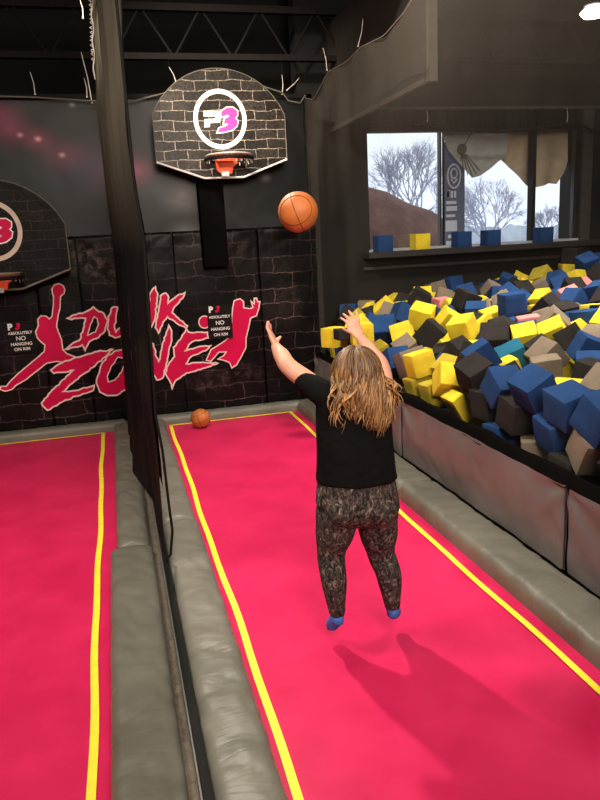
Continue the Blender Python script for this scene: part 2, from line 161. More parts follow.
[4.754, 8.686, 1.299, 0.299, 0.829, -1.877, 1, "charcoal", "corner-up charcoal cube far in the pit, between blue and tan ones, charcoal one behind"],
[2.822, 8.513, 0.852, -1.469, 0.152, -1.732, 1, "pink", "flat-lying pink foam cube along the pit edge, between yellow and charcoal ones"],
[5.434, 7.907, 1.297, -0.361, -0.635, 1.455, 2, "blue", "corner-up blue foam slab far in the pit, between charcoal and pink ones"],
[5.386, 8.805, 1.398, -0.074, 2.112, -0.32, 2, "charcoal", "tilted charcoal foam slab under the window, between blue and charcoal ones"],
[4.865, 6.189, 1.276, 1.648, 0.067, 2.955, 1, "charcoal", "flat-lying charcoal foam cube mid pit, yellow one left, blue one front"],
[4.773, 7.292, 1.192, 0.245, -1.448, -1.316, 2, "ochre", "flat-lying ochre foam slab far in the pit, between blue and charcoal ones"],
[3.818, 7.586, 1.169, 0.803, 0.441, -1.881, 1, "blue", "corner-up blue foam cube far in the pit, between yellow and charcoal ones"],
[4.412, 6.234, 1.221, -0.097, 0.197, 1.663, 1, "blue", "flat-lying blue foam cube mid pit, between tan and blue ones, charcoal one behind"],
[4.287, 6.893, 1.2, 0.192, -0.135, -0.149, 1, "charcoal", "flat-lying charcoal foam cube mid pit, between blue and charcoal ones"],
[3.97, 6.639, 1.155, -0.545, 1.431, 0.566, 1, "blue", "flat-lying blue foam cube mid pit, between charcoal and pink ones"],
[3.962, 6.187, 1.133, -1.847, 1.081, 0.893, 1, "blue", "tilted blue foam cube mid pit, between charcoal and tan ones"],
[2.76, 3.256, 0.8, 1.548, 1.038, -0.02, 0, "charcoal", "tilted charcoal foam cube along the pit edge, tan one left"],
[5.369, 9.404, 1.331, 0.02, 0.263, -3.142, 1, "blue", "flat-lying blue foam cube under the window, between charcoal and blue ones"],
[6.938, 8.986, 1.655, 1.43, -0.672, 0.648, 0, "blue", "corner-up blue foam cube under the window, blue one left"],
[5.574, 8.826, 1.336, -0.951, -0.708, 0.851, 1, "yellow", "corner-up yellow foam cube under the window, between yellow and ochre ones"],
[4.27, 7.831, 1.287, -0.075, 0.043, -1.811, 3, "yellow", "flat-lying yellow foam cube far in the pit, between charcoal and tan ones"],
[3.355, 9.084, 1.166, 1.978, -2.018, 0.284, 2, "yellow", "tilted yellow foam slab under the window, between tan and yellow ones"],
[3.37, 6.176, 1.011, -1.437, -1.726, 0.771, 1, "yellow", "flat-lying yellow foam cube mid pit, between charcoal and blue ones"],
[2.961, 8.421, 1.151, 0.791, 0.199, 1.071, 1, "ochre", "corner-up ochre foam cube far in the pit, between charcoal and blue ones"],
[3.689, 7.934, 1.244, -0.061, 0.063, -0.068, 2, "blue", "flat-lying blue foam slab far in the pit, between charcoal and yellow ones"],
[2.874, 8.832, 0.847, -1.028, 2.666, -0.79, 2, "charcoal", "corner-up charcoal foam slab along the pit edge, between yellow and yellow ones"],
[2.907, 8.11, 0.795, -0.737, 0.921, -0.066, 0, "yellow", "corner-up yellow foam cube along the pit edge, blue one left, charcoal one behind"],
[2.977, 6.603, 0.92, 0.102, -3.083, 1.424, 1, "ochre", "flat-lying ochre foam cube mid pit, between tan and charcoal ones"],
[4.29, 9.142, 1.229, 0.063, -0.456, 0.319, 1, "yellow", "tilted yellow foam cube under the window, between yellow and tan ones"],
[3.051, 6.204, 0.862, -1.168, 0.547, -0.137, 1, "blue", "corner-up blue foam cube mid pit, between yellow and ochre ones"],
[5.014, 6.909, 1.194, 0.47, 0.134, 1.75, 1, "tan", "tilted tan foam cube mid pit, between charcoal and yellow ones"],
[3.473, 6.43, 1.029, 0.361, 0.202, -1.801, 1, "charcoal", "rightmost tilted charcoal cube mid pit, between yellow and charcoal, yellow behind, blue front"],
[2.897, 7.544, 0.704, 3.062, 0.979, 0.054, 1, "yellow", "tilted yellow foam cube along the pit edge, between tan and charcoal ones"],
[3.033, 7.211, 0.777, -0.329, -0.466, 0.873, 3, "blue", "tilted blue foam cube far in the pit, yellow one left, tan one behind"],
[5.006, 9.359, 1.291, 0.272, -0.722, -1.752, 1, "charcoal", "corner-up charcoal foam cube under the window, between blue and charcoal ones"],
[3.568, 7.683, 1.248, 0.106, -0.049, -0.332, 0, "charcoal", "flat-lying charcoal foam cube far in the pit, between yellow and blue ones"]]
REST = [
[2.755, 3.027, 0.627, -1.656, -0.173, 0.037, 1, "charcoal"],
[2.843, 4.87, 0.645, -1.356, 0.062, -2.157, 2, "yellow"],
[2.778, 6.058, 0.506, -3.091, 1.271, -0.105, 1, "tan"],
[2.739, 6.369, 0.502, 1.397, -0.103, 1.571, 0, "blue"],
[2.793, 8.788, 0.573, 0.482, 0.106, -1.587, 2, "charcoal"],
[2.866, 8.952, 0.709, -1.41, 0.831, 0.119, 2, "charcoal"],
[3.027, 2.641, 0.754, -0.168, -0.376, 0.148, 1, "charcoal"],
[2.781, 2.827, 0.829, -0.945, 0.589, -0.655, 1, "charcoal"],
[2.939, 3.272, 0.922, 1.028, -0.186, 1.688, 1, "charcoal"],
[2.969, 3.21, 0.655, -1.736, -0.233, 0.356, 0, "blue"],
[2.993, 3.476, 0.664, 0.192, 1.363, -0.125, 1, "blue"],
[2.976, 4.164, 0.931, 1.377, -0.068, 0.811, 3, "blue"],
[2.957, 4.024, 0.676, -1.469, 0.145, -2.267, 2, "blue"],
[3.0, 4.465, 0.72, -0.063, 0.137, 3.062, 3, "charcoal"],
[3.088, 4.725, 0.721, 0.085, -1.27, 3.07, 1, "charcoal"],
[3.021, 5.198, 0.705, 2.047, 0.526, -1.743, 1, "blue"],
[2.987, 5.745, 0.593, -0.272, -2.049, -0.159, 2, "charcoal"],
[3.033, 5.631, 0.84, -1.587, 0.386, -0.196, 3, "charcoal"],
[3.048, 5.979, 0.671, 0.306, -0.884, -0.604, 3, "blue"],
[2.978, 6.374, 0.637, 1.398, 2.291, -0.118, 1, "charcoal"],
[2.975, 6.688, 0.646, -2.072, -0.029, 1.84, 1, "charcoal"],
[3.018, 7.772, 0.847, 2.323, 0.742, 1.455, 1, "tan"],
[3.034, 8.224, 0.79, 0.145, 0.636, -2.96, 1, "charcoal"],
[3.023, 8.506, 0.777, 1.206, -2.243, -0.045, 1, "charcoal"],
[3.052, 8.79, 0.791, 0.545, -0.116, -1.333, 1, "charcoal"],
[3.207, 9.073, 0.893, 0.472, 0.229, -1.882, 1, "blue"],
[3.2, 9.357, 0.926, -1.566, 0.037, 1.836, 2, "charcoal"],
[3.003, 2.649, 0.994, -3.108, 1.161, -0.235, 1, "charcoal"],
[3.221, 2.82, 0.861, -0.556, -0.454, 1.914, 1, "blue"],
[3.206, 3.104, 0.807, -0.975, -0.31, 1.675, 0, "charcoal"],
[3.184, 3.453, 0.868, -0.624, -0.932, -0.366, 1, "charcoal"],
[3.077, 3.975, 0.694, -1.475, 0.164, -2.305, 2, "charcoal"],
[3.43, 4.107, 0.742, -1.665, -0.019, -2.849, 2, "blue"],
[3.266, 4.249, 0.741, -1.419, 0.028, -1.181, 1, "charcoal"],
[3.166, 5.017, 0.834, 0.673, 0.597, 2.646, 1, "charcoal"],
[3.328, 5.292, 0.78, 1.947, -0.052, -1.64, 1, "charcoal"],
[3.253, 5.488, 0.791, 1.57, 0.387, -0.157, 2, "blue"],
[3.337, 5.657, 0.768, 1.543, 1.096, -0.138, 1, "charcoal"],
[3.219, 5.917, 0.835, -0.988, 0.388, 0.446, 1, "charcoal"],
[3.311, 6.206, 0.749, -1.896, -1.967, 0.158, 1, "charcoal"],
[3.26, 6.499, 0.76, -0.411, -0.114, 1.668, 1, "charcoal"],
[3.167, 6.784, 0.788, -1.46, 0.947, 0.182, 2, "charcoal"],
[3.21, 6.984, 0.828, 0.281, -0.452, -0.25, 1, "blue"],
[3.167, 7.389, 0.87, -0.481, 0.29, 2.3, 1, "charcoal"],
[3.265, 7.573, 1.02, 0.727, 0.165, -0.466, 1, "ochre"],
[3.244, 7.804, 0.965, -0.888, -2.321, -0.55, 2, "charcoal"],
[3.213, 8.022, 0.964, -1.068, -0.849, 2.542, 1, "charcoal"],
[3.173, 8.332, 1.005, 0.767, -0.682, -0.025, 1, "charcoal"],
[3.293, 8.598, 0.938, -1.059, 0.061, -1.752, 1, "charcoal"],
[3.108, 8.637, 1.108, 0.143, 0.809, -0.116, 1, "charcoal"],
[3.462, 8.891, 0.951, -0.075, -0.091, 0.5, 0, "charcoal"],
[3.428, 9.302, 0.964, -0.015, -0.057, 1.683, 1, "charcoal"],
[3.452, 3.237, 0.763, -0.119, 0.078, 0.687, 1, "charcoal"],
[3.353, 3.601, 0.728, 0.047, -0.015, -2.444, 1, "charcoal"],
[3.523, 3.938, 0.752, -1.645, 2.402, 0.06, 0, "charcoal"],
[3.622, 4.315, 0.753, -1.518, -0.138, 1.531, 1, "charcoal"],
[3.63, 4.545, 0.784, -0.109, 0.016, 3.095, 1, "charcoal"],
[3.475, 5.049, 0.813, 1.606, 0.123, -2.785, 1, "charcoal"],
[3.607, 5.334, 0.849, 0.041, -0.805, -2.943, 2, "charcoal"],
[3.529, 5.58, 0.888, 0.124, -0.48, -0.064, 1, "charcoal"],
[3.775, 5.803, 0.867, 0.292, 0.06, -1.761, 1, "blue"],
[3.502, 5.914, 0.965, -0.464, -0.189, -0.451, 1, "charcoal"],
[3.538, 5.993, 0.751, -0.072, 0.198, 2.797, 2, "charcoal"],
[3.617, 6.948, 0.934, -0.297, -0.775, 2.846, 2, "charcoal"],
[3.498, 6.97, 1.065, 0.631, 0.522, -2.466, 2, "charcoal"],
[3.534, 7.422, 1.0, -0.196, 0.09, 2.685, 1, "charcoal"],
[3.61, 7.726, 1.037, -0.116, 0.016, 2.513, 1, "blue"],
[3.551, 8.019, 1.045, 2.072, -1.663, -0.324, 3, "charcoal"],
[3.381, 8.271, 1.136, -0.637, 0.472, -1.085, 1, "charcoal"],
[3.497, 8.421, 1.028, -0.562, -0.108, -0.694, 0, "charcoal"],
[3.669, 8.675, 0.989, -1.697, -0.009, 0.071, 1, "charcoal"],
[3.617, 9.053, 1.113, 3.04, -0.845, 0.761, 1, "blue"],
[3.682, 9.245, 1.025, -0.687, 0.711, 2.846, 2, "charcoal"],
[3.761, 3.41, 0.749, -0.12, -0.063, -0.274, 3, "charcoal"],
[3.861, 3.639, 0.961, 0.714, -1.741, -1.723, 1, "charcoal"],
[3.704, 3.901, 0.914, 0.885, 0.195, 1.055, 1, "charcoal"],
[3.875, 4.144, 0.86, -2.33, 0.585, 0.353, 1, "charcoal"],
[3.881, 4.477, 0.781, -0.99, -1.748, 1.141, 1, "charcoal"],
[3.719, 4.776, 0.818, 1.503, -0.11, 1.32, 1, "charcoal"],
[3.815, 4.999, 0.853, 0.103, 0.153, -1.746, 1, "charcoal"],
[3.778, 5.52, 0.924, -0.531, -0.246, 1.77, 1, "charcoal"],
[3.693, 5.78, 1.024, 0.143, -0.263, -0.491, 2, "blue"],
[3.905, 5.979, 0.9, 1.422, 0.219, 2.472, 2, "charcoal"],
[3.682, 6.163, 0.914, 0.974, 0.106, -0.224, 1, "charcoal"],
[3.621, 6.437, 0.835, -0.186, -0.12, 1.547, 0, "blue"],
[3.727, 6.682, 0.928, 0.747, 1.258, 0.011, 3, "charcoal"],
[3.745, 7.144, 0.974, -1.514, 1.372, 1.144, 2, "blue"],
[3.842, 7.361, 1.016, -0.198, 0.001, 2.831, 1, "charcoal"],
[3.836, 7.999, 1.056, -0.023, 0.039, 1.986, 1, "blue"],
[3.815, 8.243, 0.988, -0.006, 0.086, 1.985, 2, "blue"],
[3.682, 8.538, 1.175, 1.025, 0.511, -0.211, 2, "charcoal"],
[3.929, 8.8, 1.017, 0.295, 1.071, -2.801, 1, "charcoal"],
[3.806, 9.051, 0.9, 0.034, 0.057, 1.815, 2, "blue"],
[3.852, 9.368, 0.965, 0.636, 0.061, 0.086, 0, "charcoal"],
[3.797, 3.646, 0.723, -0.119, -0.038, -0.277, 1, "charcoal"],
[4.114, 3.743, 0.74, -1.436, -0.04, -1.739, 1, "charcoal"],
[4.131, 4.265, 0.769, -0.143, -0.13, 1.727, 1, "blue"],
[4.113, 4.494, 0.805, -0.712, 1.785, -2.133, 1, "charcoal"],
[3.972, 4.755, 0.95, -0.666, -0.058, -0.463, 1, "charcoal"],
[4.159, 5.015, 0.956, 0.194, -0.659, -1.777, 1, "charcoal"],
[4.115, 5.202, 1.099, -0.048, -0.888, 1.675, 2, "charcoal"],
[4.106, 5.358, 0.941, 0.224, 0.029, -1.337, 1, "charcoal"],
[4.021, 5.675, 0.953, -0.673, -1.953, -0.536, 1, "charcoal"],
[3.808, 6.433, 1.055, 1.025, 0.567, 2.076, 0, "charcoal"],
[4.034, 6.345, 0.925, 0.066, -0.194, -0.299, 1, "charcoal"],
[4.002, 7.09, 0.978, -1.657, -0.131, 1.836, 1, "charcoal"],
[4.12, 7.334, 1.045, -0.382, -1.182, -2.93, 1, "charcoal"],
[4.046, 7.582, 1.087, 0.683, -0.11, 1.563, 1, "tan"],
[4.148, 7.951, 1.06, -0.056, 0.063, -1.344, 1, "blue"],
[4.181, 8.205, 1.048, 0.048, -0.044, -2.919, 1, "charcoal"],
[3.942, 8.559, 1.022, -0.014, 0.14, 1.651, 3, "charcoal"],
[4.06, 8.944, 1.232, 0.999, -0.256, 2.41, 1, "blue"],
[4.112, 9.085, 1.021, 0.572, 0.669, -1.152, 1, "charcoal"],
[4.004, 9.253, 1.12, -0.68, -0.16, -2.595, 0, "charcoal"],
[3.895, 3.883, 0.73, -0.086, -2.137, -0.58, 2, "charcoal"],
[4.154, 4.014, 0.897, 2.44, 0.181, -0.131, 1, "charcoal"],
[4.375, 4.47, 0.824, -0.205, -0.117, 1.922, 0, "charcoal"],
[4.27, 4.713, 0.979, -0.845, -0.797, 1.203, 1, "charcoal"],
[4.52, 4.829, 1.159, -0.369, -0.004, 2.806, 1, "blue"],
[4.359, 5.281, 0.991, 0.248, 2.309, 1.878, 2, "charcoal"],
[4.345, 5.488, 0.943, 0.201, 0.023, -1.414, 2, "charcoal"],
[4.099, 5.944, 0.952, 1.799, -0.121, -1.175, 2, "charcoal"],
[4.255, 6.122, 0.975, -0.176, -0.086, 0.806, 1, "charcoal"],
[4.266, 6.5, 0.961, 0.111, 0.085, -2.372, 1, "charcoal"],
[4.095, 6.724, 0.946, -0.049, 0.131, -2.931, 1, "charcoal"],
[4.316, 7.032, 0.976, -0.065, 0.048, -2.602, 1, "charcoal"],
[4.544, 7.208, 0.963, -0.46, -1.477, -0.601, 0, "charcoal"],
[4.402, 7.443, 1.005, -0.089, -0.098, -3.1, 1, "charcoal"],
[4.372, 7.736, 1.032, 0.088, -0.052, 1.54, 1, "charcoal"],
[4.392, 7.979, 1.041, -0.076, 0.018, -1.496, 1, "charcoal"],
[4.406, 8.216, 1.027, 0.028, -0.055, -2.981, 0, "blue"],
[4.307, 8.509, 1.019, 1.518, -0.089, -1.139, 1, "blue"],
[4.5, 8.776, 0.994, -0.26, 1.683, 1.828, 2, "charcoal"],
[4.39, 8.96, 1.038, -0.586, -0.293, 2.038, 1, "charcoal"],
[4.245, 9.317, 0.959, -1.592, 0.464, 1.226, 1, "charcoal"],
[4.409, 4.041, 0.79, 1.758, 0.098, -1.743, 1, "charcoal"],
[4.623, 4.241, 0.864, 2.349, -1.845, 0.324, 3, "charcoal"],
[4.579, 4.548, 0.881, -0.205, -0.099, 1.964, 1, "charcoal"],
[4.512, 4.785, 0.904, -0.156, -0.186, 1.673, 0, "charcoal"],
[4.619, 5.006, 0.972, -0.922, -1.347, -2.135, 1, "charcoal"],
[4.613, 5.253, 1.013, 2.337, 1.409, 0.963, 1, "charcoal"],
[4.565, 5.477, 1.02, 1.709, 0.048, -1.417, 0, "charcoal"],
[4.534, 5.745, 1.038, 0.057, -0.13, -0.377, 1, "blue"],
[4.608, 6.04, 1.038, -0.114, -0.114, 0.186, 1, "charcoal"],
[4.641, 6.29, 1.007, -0.115, -0.075, 0.137, 0, "charcoal"],
[4.384, 6.306, 0.975, -0.429, -1.401, 2.766, 0, "blue"],
[4.632, 6.694, 0.98, -0.043, -0.064, -0.773, 1, "charcoal"],
[4.567, 7.133, 1.12, -3.048, 0.001, 0.952, 2, "charcoal"],
[4.835, 7.376, 0.957, 1.659, 0.003, 1.024, 1, "charcoal"],
[4.995, 7.636, 0.957, -1.595, 0.116, -0.98, 1, "charcoal"],
[4.808, 7.793, 0.988, 0.127, 0.026, 0.725, 1, "charcoal"],
[4.65, 7.976, 1.138, 2.554, -0.511, 0.065, 1, "blue"],
[4.67, 8.258, 1.069, -0.083, -0.915, -1.642, 1, "blue"],
[4.548, 8.602, 1.011, 0.038, 0.104, 2.098, 1, "charcoal"],
[4.732, 9.023, 1.112, -0.674, 0.402, -1.739, 1, "charcoal"],
[4.511, 9.338, 1.162, -0.199, -0.145, 0.305, 1, "charcoal"],
[4.587, 9.207, 0.949, 0.029, -1.702, -0.657, 1, "charcoal"],
[4.882, 4.595, 0.935, -1.54, -0.179, 0.552, 2, "charcoal"],
[4.774, 4.781, 0.982, -0.477, 1.283, 2.935, 1, "charcoal"],
[4.876, 5.051, 1.001, -0.067, -0.159, 1.605, 1, "charcoal"],
[4.839, 5.303, 1.036, -1.498, 0.113, -1.367, 1, "blue"],
[4.779, 5.561, 1.142, 1.092, 0.448, -3.01, 3, "blue"],
[4.822, 5.787, 1.076, -0.077, -2.391, -1.864, 2, "charcoal"],
[4.91, 6.008, 1.065, -0.719, 1.466, -1.066, 1, "blue"],
[4.995, 6.306, 1.036, -0.053, 0.116, 1.346, 1, "charcoal"],
[4.987, 6.557, 1.006, -1.511, 1.43, -1.495, 2, "charcoal"],
[4.901, 6.808, 0.969, 1.595, 0.116, 1.787, 1, "blue"],
[4.841, 7.028, 0.945, 0.549, 1.513, -2.373, 0, "charcoal"],
[4.995, 7.181, 1.182, 1.348, -0.308, 0.65, 1, "blue"],
[5.094, 7.479, 1.146, 0.846, 1.079, 2.152, 0, "blue"],
[5.176, 7.731, 1.181, -0.282, -0.157, 2.178, 1, "blue"],
[5.01, 8.121, 1.004, 0.035, -0.107, 1.595, 1, "charcoal"],
[4.782, 8.464, 1.154, -0.581, -0.757, -0.983, 1, "charcoal"],
[4.783, 8.763, 1.01, 0.067, 0.106, 2.972, 1, "charcoal"],
[4.911, 9.047, 0.952, -0.15, 0.108, 1.782, 2, "charcoal"],
[4.776, 9.322, 1.211, 0.069, 0.182, -3.135, 3, "charcoal"],
[4.833, 9.347, 0.974, 0.115, 0.138, -2.724, 1, "blue"],
[5.147, 4.662, 0.912, 0.071, -0.06, -0.04, 2, "blue"],
[5.111, 5.035, 1.005, -0.022, -0.14, 1.587, 1, "charcoal"],
[5.171, 5.304, 1.036, -1.535, -0.118, 1.766, 1, "blue"],
[5.275, 5.617, 1.057, -1.039, 1.667, -0.762, 1, "charcoal"],
[5.206, 5.937, 1.097, 2.718, -1.107, -0.318, 2, "charcoal"],
[5.442, 6.099, 1.048, -0.067, 0.02, -0.288, 1, "charcoal"],
[5.287, 6.401, 1.026, -1.495, -1.704, -1.493, 1, "charcoal"],
[5.139, 6.7, 1.221, 0.161, -1.714, -1.54, 1, "blue"],
[5.15, 6.638, 0.996, -1.55, 0.142, 1.75, 2, "charcoal"],
[5.168, 6.922, 0.993, 0.242, 1.09, -2.759, 1, "charcoal"],
[5.091, 7.268, 0.935, 0.11, -1.518, -0.111, 1, "blue"],
[5.28, 7.576, 0.926, -0.784, 1.636, -1.39, 0, "charcoal"],
[5.226, 7.885, 0.97, -3.033, -0.079, 0.764, 1, "charcoal"],
[5.298, 8.234, 1.062, 1.546, 1.094, -2.058, 1, "charcoal"],
[5.052, 8.32, 1.226, 0.662, 0.093, -0.104, 3, "blue"],
[5.129, 8.543, 1.079, 0.101, 0.529, -1.394, 1, "charcoal"],
[5.011, 8.792, 1.172, -0.358, -0.714, -0.147, 1, "charcoal"],
[5.157, 9.021, 1.169, 1.017, -0.533, 2.592, 0, "charcoal"],
[5.114, 9.242, 1.083, 0.724, -0.205, 0.364, 1, "charcoal"],
[5.3, 5.022, 1.22, -0.732, 0.508, -1.291, 1, "charcoal"],
[5.513, 5.088, 0.994, 0.081, -0.061, 1.61, 1, "charcoal"],
[5.394, 5.465, 1.038, 1.677, 0.066, 0.342, 2, "charcoal"],
[5.52, 5.634, 1.278, 0.423, 0.308, -2.833, 1, "charcoal"],
[5.655, 6.271, 1.036, 1.598, -0.003, 2.444, 1, "charcoal"],
[5.238, 6.448, 1.249, 1.325, 1.437, -1.475, 1, "charcoal"],
[5.558, 6.785, 1.158, 0.659, 0.574, 1.783, 1, "charcoal"],
[5.495, 6.593, 1.013, 0.142, 0.688, -2.325, 2, "charcoal"],
[5.369, 7.039, 1.137, -0.881, -0.163, -1.447, 1, "blue"],
[5.429, 7.32, 0.881, 0.046, -0.011, -1.591, 2, "blue"],
[5.324, 7.283, 1.054, 1.728, -0.013, -1.576, 1, "charcoal"],
[5.241, 8.033, 1.169, 0.0, -0.477, -2.03, 2, "charcoal"],
[5.535, 7.911, 1.033, 0.269, -0.315, -0.242, 2, "blue"],
[5.506, 8.131, 1.233, -0.538, 0.614, 3.055, 1, "charcoal"],
[5.352, 8.443, 1.252, -1.025, -0.52, -2.305, 1, "charcoal"],
[5.341, 8.787, 1.085, 0.162, 0.099, -1.937, 1, "blue"],
[5.426, 9.029, 1.152, -0.309, 0.115, -1.895, 1, "charcoal"],
[5.459, 9.313, 1.121, 0.145, -1.307, 3.066, 1, "blue"],
[5.748, 5.194, 0.978, 1.527, -0.091, 3.08, 1, "blue"],
[5.637, 5.477, 1.008, -0.675, 1.712, -0.593, 1, "blue"],
[5.632, 5.823, 1.033, 0.112, 0.034, 0.739, 1, "blue"],
[5.816, 6.041, 1.017, 0.013, -0.055, 2.047, 0, "charcoal"],
[5.74, 6.061, 1.198, -0.183, -0.0, -2.447, 2, "charcoal"],
[5.853, 6.488, 1.043, -0.063, -0.074, 0.025, 3, "charcoal"],
[5.832, 6.731, 0.962, -0.101, 0.058, 1.544, 2, "charcoal"],
[5.585, 7.006, 0.964, -0.105, -0.085, 0.059, 1, "charcoal"],
[5.681, 7.252, 0.956, -0.025, -0.136, -0.157, 1, "charcoal"],
[5.583, 7.642, 0.9, 0.032, -0.117, 0.384, 2, "charcoal"],
[5.713, 7.953, 0.95, -0.134, 0.136, -2.991, 2, "charcoal"],
[5.751, 8.194, 1.091, -1.464, -0.886, -1.916, 1, "blue"],
[5.75, 7.94, 1.175, 2.195, -0.318, 0.066, 0, "charcoal"],
[5.594, 8.567, 1.113, 0.033, 0.205, -2.281, 3, "charcoal"],
[5.716, 8.804, 1.17, 1.355, 0.195, -1.954, 2, "charcoal"],
[5.709, 9.089, 1.289, -0.13, -0.832, 0.027, 1, "charcoal"],
[5.698, 9.371, 1.17, 1.806, -0.076, -1.279, 0, "charcoal"],
[5.871, 5.56, 0.989, 1.477, -3.044, 0.08, 1, "charcoal"],
[5.978, 5.573, 1.211, 1.347, -1.441, -0.827, 1, "blue"],
[6.06, 5.88, 1.021, -1.071, 0.113, -1.556, 2, "charcoal"],
[5.986, 6.205, 1.168, -0.244, -0.665, -2.346, 1, "blue"],
[6.145, 6.649, 1.006, -0.147, 0.027, 1.79, 2, "charcoal"],
[5.968, 6.792, 1.145, 1.694, 0.111, 1.172, 2, "blue"],
[5.818, 7.009, 0.992, -0.073, -0.137, 0.062, 1, "charcoal"],
[5.911, 7.244, 0.982, 1.596, 2.942, -0.087, 0, "blue"],
[5.848, 7.503, 1.04, -0.347, -0.501, 0.089, 1, "charcoal"],
[6.085, 7.902, 1.091, -0.608, 0.146, 2.801, 1, "charcoal"],
[6.073, 8.134, 1.173, 0.65, -0.275, -0.434, 1, "charcoal"],
[5.842, 8.325, 1.315, 0.025, -0.767, 0.915, 1, "charcoal"],
[5.886, 8.564, 1.144, 0.217, -0.099, -0.257, 1, "charcoal"],
[5.988, 8.835, 1.25, -0.924, 0.21, -1.987, 1, "charcoal"],
[5.956, 9.113, 1.175, -0.019, 0.194, -2.937, 2, "charcoal"],
[6.07, 9.415, 1.247, 0.01, -0.169, -0.02, 0, "charcoal"],
[6.115, 5.498, 0.963, 2.081, 1.676, -0.919, 1, "charcoal"],
[6.256, 5.726, 0.983, 1.464, 1.442, 1.703, 2, "charcoal"],
[6.163, 5.961, 1.216, 0.515, -0.11, -1.43, 1, "charcoal"],
[6.203, 6.418, 1.059, 0.052, -0.118, 0.224, 1, "charcoal"],
[6.383, 6.725, 1.104, -0.196, 0.057, 2.027, 1, "charcoal"],
[6.237, 6.954, 1.114, -0.24, 0.911, 0.39, 1, "charcoal"],
[6.014, 7.078, 1.234, -0.751, -0.466, -1.449, 1, "blue"],
[6.442, 7.363, 1.107, 1.831, 0.042, -1.791, 0, "charcoal"],
[6.123, 7.514, 1.072, -1.619, -0.614, 0.272, 1, "charcoal"],
[6.337, 7.755, 1.097, 0.11, -0.229, -0.217, 1, "charcoal"],
[6.422, 8.07, 1.151, 0.226, 2.051, 1.268, 2, "charcoal"],
[6.267, 8.282, 1.087, 0.019, -0.228, 0.767, 2, "charcoal"],
[6.262, 8.313, 1.301, 0.69, 0.227, -2.144, 0, "blue"],
[6.165, 8.518, 1.202, 0.907, 0.222, -2.219, 0, "blue"],
[6.135, 8.715, 1.378, 0.73, 0.657, 0.4, 1, "blue"],
[5.958, 9.08, 1.383, -0.732, -0.183, -0.051, 0, "charcoal"],
[6.387, 5.932, 1.012, 0.094, -0.138, 0.733, 1, "charcoal"],
[6.508, 6.196, 1.076, -0.05, 1.78, -2.007, 3, "charcoal"],
[6.355, 6.458, 1.361, -1.801, -0.835, 1.83, 1, "blue"],
[6.171, 6.666, 1.204, 0.347, -0.566, -0.212, 2, "charcoal"],
[6.342, 7.096, 1.284, -0.286, -0.638, 0.69, 3, "charcoal"],
[6.314, 7.385, 1.3, 2.959, 1.268, -0.026, 1, "charcoal"],
[6.25, 7.626, 1.259, -0.726, -0.449, 2.213, 2, "charcoal"],
[6.315, 7.943, 1.302, 0.646, -0.774, -2.447, 1, "charcoal"],
[6.639, 7.975, 1.199, -0.266, 1.05, 0.744, 1, "blue"],
[6.715, 8.261, 1.263, -1.026, -0.957, 1.541, 1, "charcoal"],
[6.584, 8.465, 1.211, -0.612, 1.801, -1.486, 2, "charcoal"],
[6.483, 8.533, 1.235, -1.371, -0.35, 0.639, 2, "charcoal"],
[6.431, 8.73, 1.267, -0.108, 0.487, -2.539, 1, "charcoal"],
[6.207, 9.155, 1.269, -1.515, -0.132, 0.132, 1, "charcoal"],
[6.789, 6.44, 1.131, 0.03, 0.229, -2.158, 0, "charcoal"],
[6.581, 6.522, 1.123, 0.05, 0.211, -2.158, 1, "charcoal"],
[6.642, 7.264, 1.174, -3.12, -0.256, -0.14, 1, "blue"],
[6.905, 7.25, 1.24, 0.077, 1.352, -0.047, 2, "charcoal"],
[6.99, 7.569, 1.241, -2.652, -1.758, -0.28, 1, "charcoal"],
[6.556, 7.61, 1.146, 0.097, -0.241, -0.391, 1, "charcoal"],
[6.828, 8.082, 1.371, -0.953, -0.85, 1.355, 2, "charcoal"],
[6.922, 8.447, 1.215, -1.063, -1.625, 1.78, 2, "blue"],
[6.783, 8.639, 1.229, -1.638, -0.088, 2.289, 1, "charcoal"],
[6.652, 8.799, 1.361, -2.826, -0.736, 0.512, 0, "charcoal"],
[6.629, 9.27, 1.296, -0.017, 0.022, -1.927, 1, "charcoal"],
[6.873, 6.644, 1.178, 0.458, -1.789, 0.715, 0, "charcoal"],
[6.635, 6.99, 1.219, 1.714, 0.598, -0.351, 1, "charcoal"],
[6.851, 7.297, 1.464, -0.123, 0.181, 2.493, 1, "blue"],
[6.763, 7.535, 1.423, -1.894, -0.167, 1.078, 2, "blue"],
[6.885, 7.824, 1.28, 1.098, -0.791, -2.687, 1, "charcoal"],
[7.04, 8.104, 1.269, -1.05, 0.073, 2.498, 3, "charcoal"],
[6.993, 8.404, 1.39, 0.054, 0.0, 0.201, 2, "blue"],
[7.024, 8.8, 1.233, -0.091, 3.07, 1.355, 1, "charcoal"],
[7.171, 9.173, 1.424, 0.13, 0.043, 0.637, 2, "charcoal"],
[6.788, 9.004, 1.258, -0.106, 0.05, -2.288, 0, "charcoal"],
[7.014, 9.119, 1.261, -0.13, -0.043, -2.51, 1, "charcoal"],
[7.116, 6.554, 1.348, 0.927, -0.774, -1.029, 1, "charcoal"],
[7.199, 7.311, 1.286, -0.042, 0.1, 2.682, 1, "blue"],
[7.288, 7.489, 1.478, 0.736, -0.037, 2.834, 1, "charcoal"],
[7.309, 7.676, 1.273, 1.487, -0.107, -0.152, 1, "blue"],
[7.277, 7.957, 1.242, 0.11, -0.062, -1.896, 1, "charcoal"],
[7.233, 8.2, 1.46, 1.003, -0.943, 1.028, 3, "charcoal"],
[7.341, 8.267, 1.221, -1.672, -0.071, -1.169, 2, "charcoal"],
[7.134, 8.475, 1.21, 1.558, 0.03, -0.853, 1, "charcoal"],
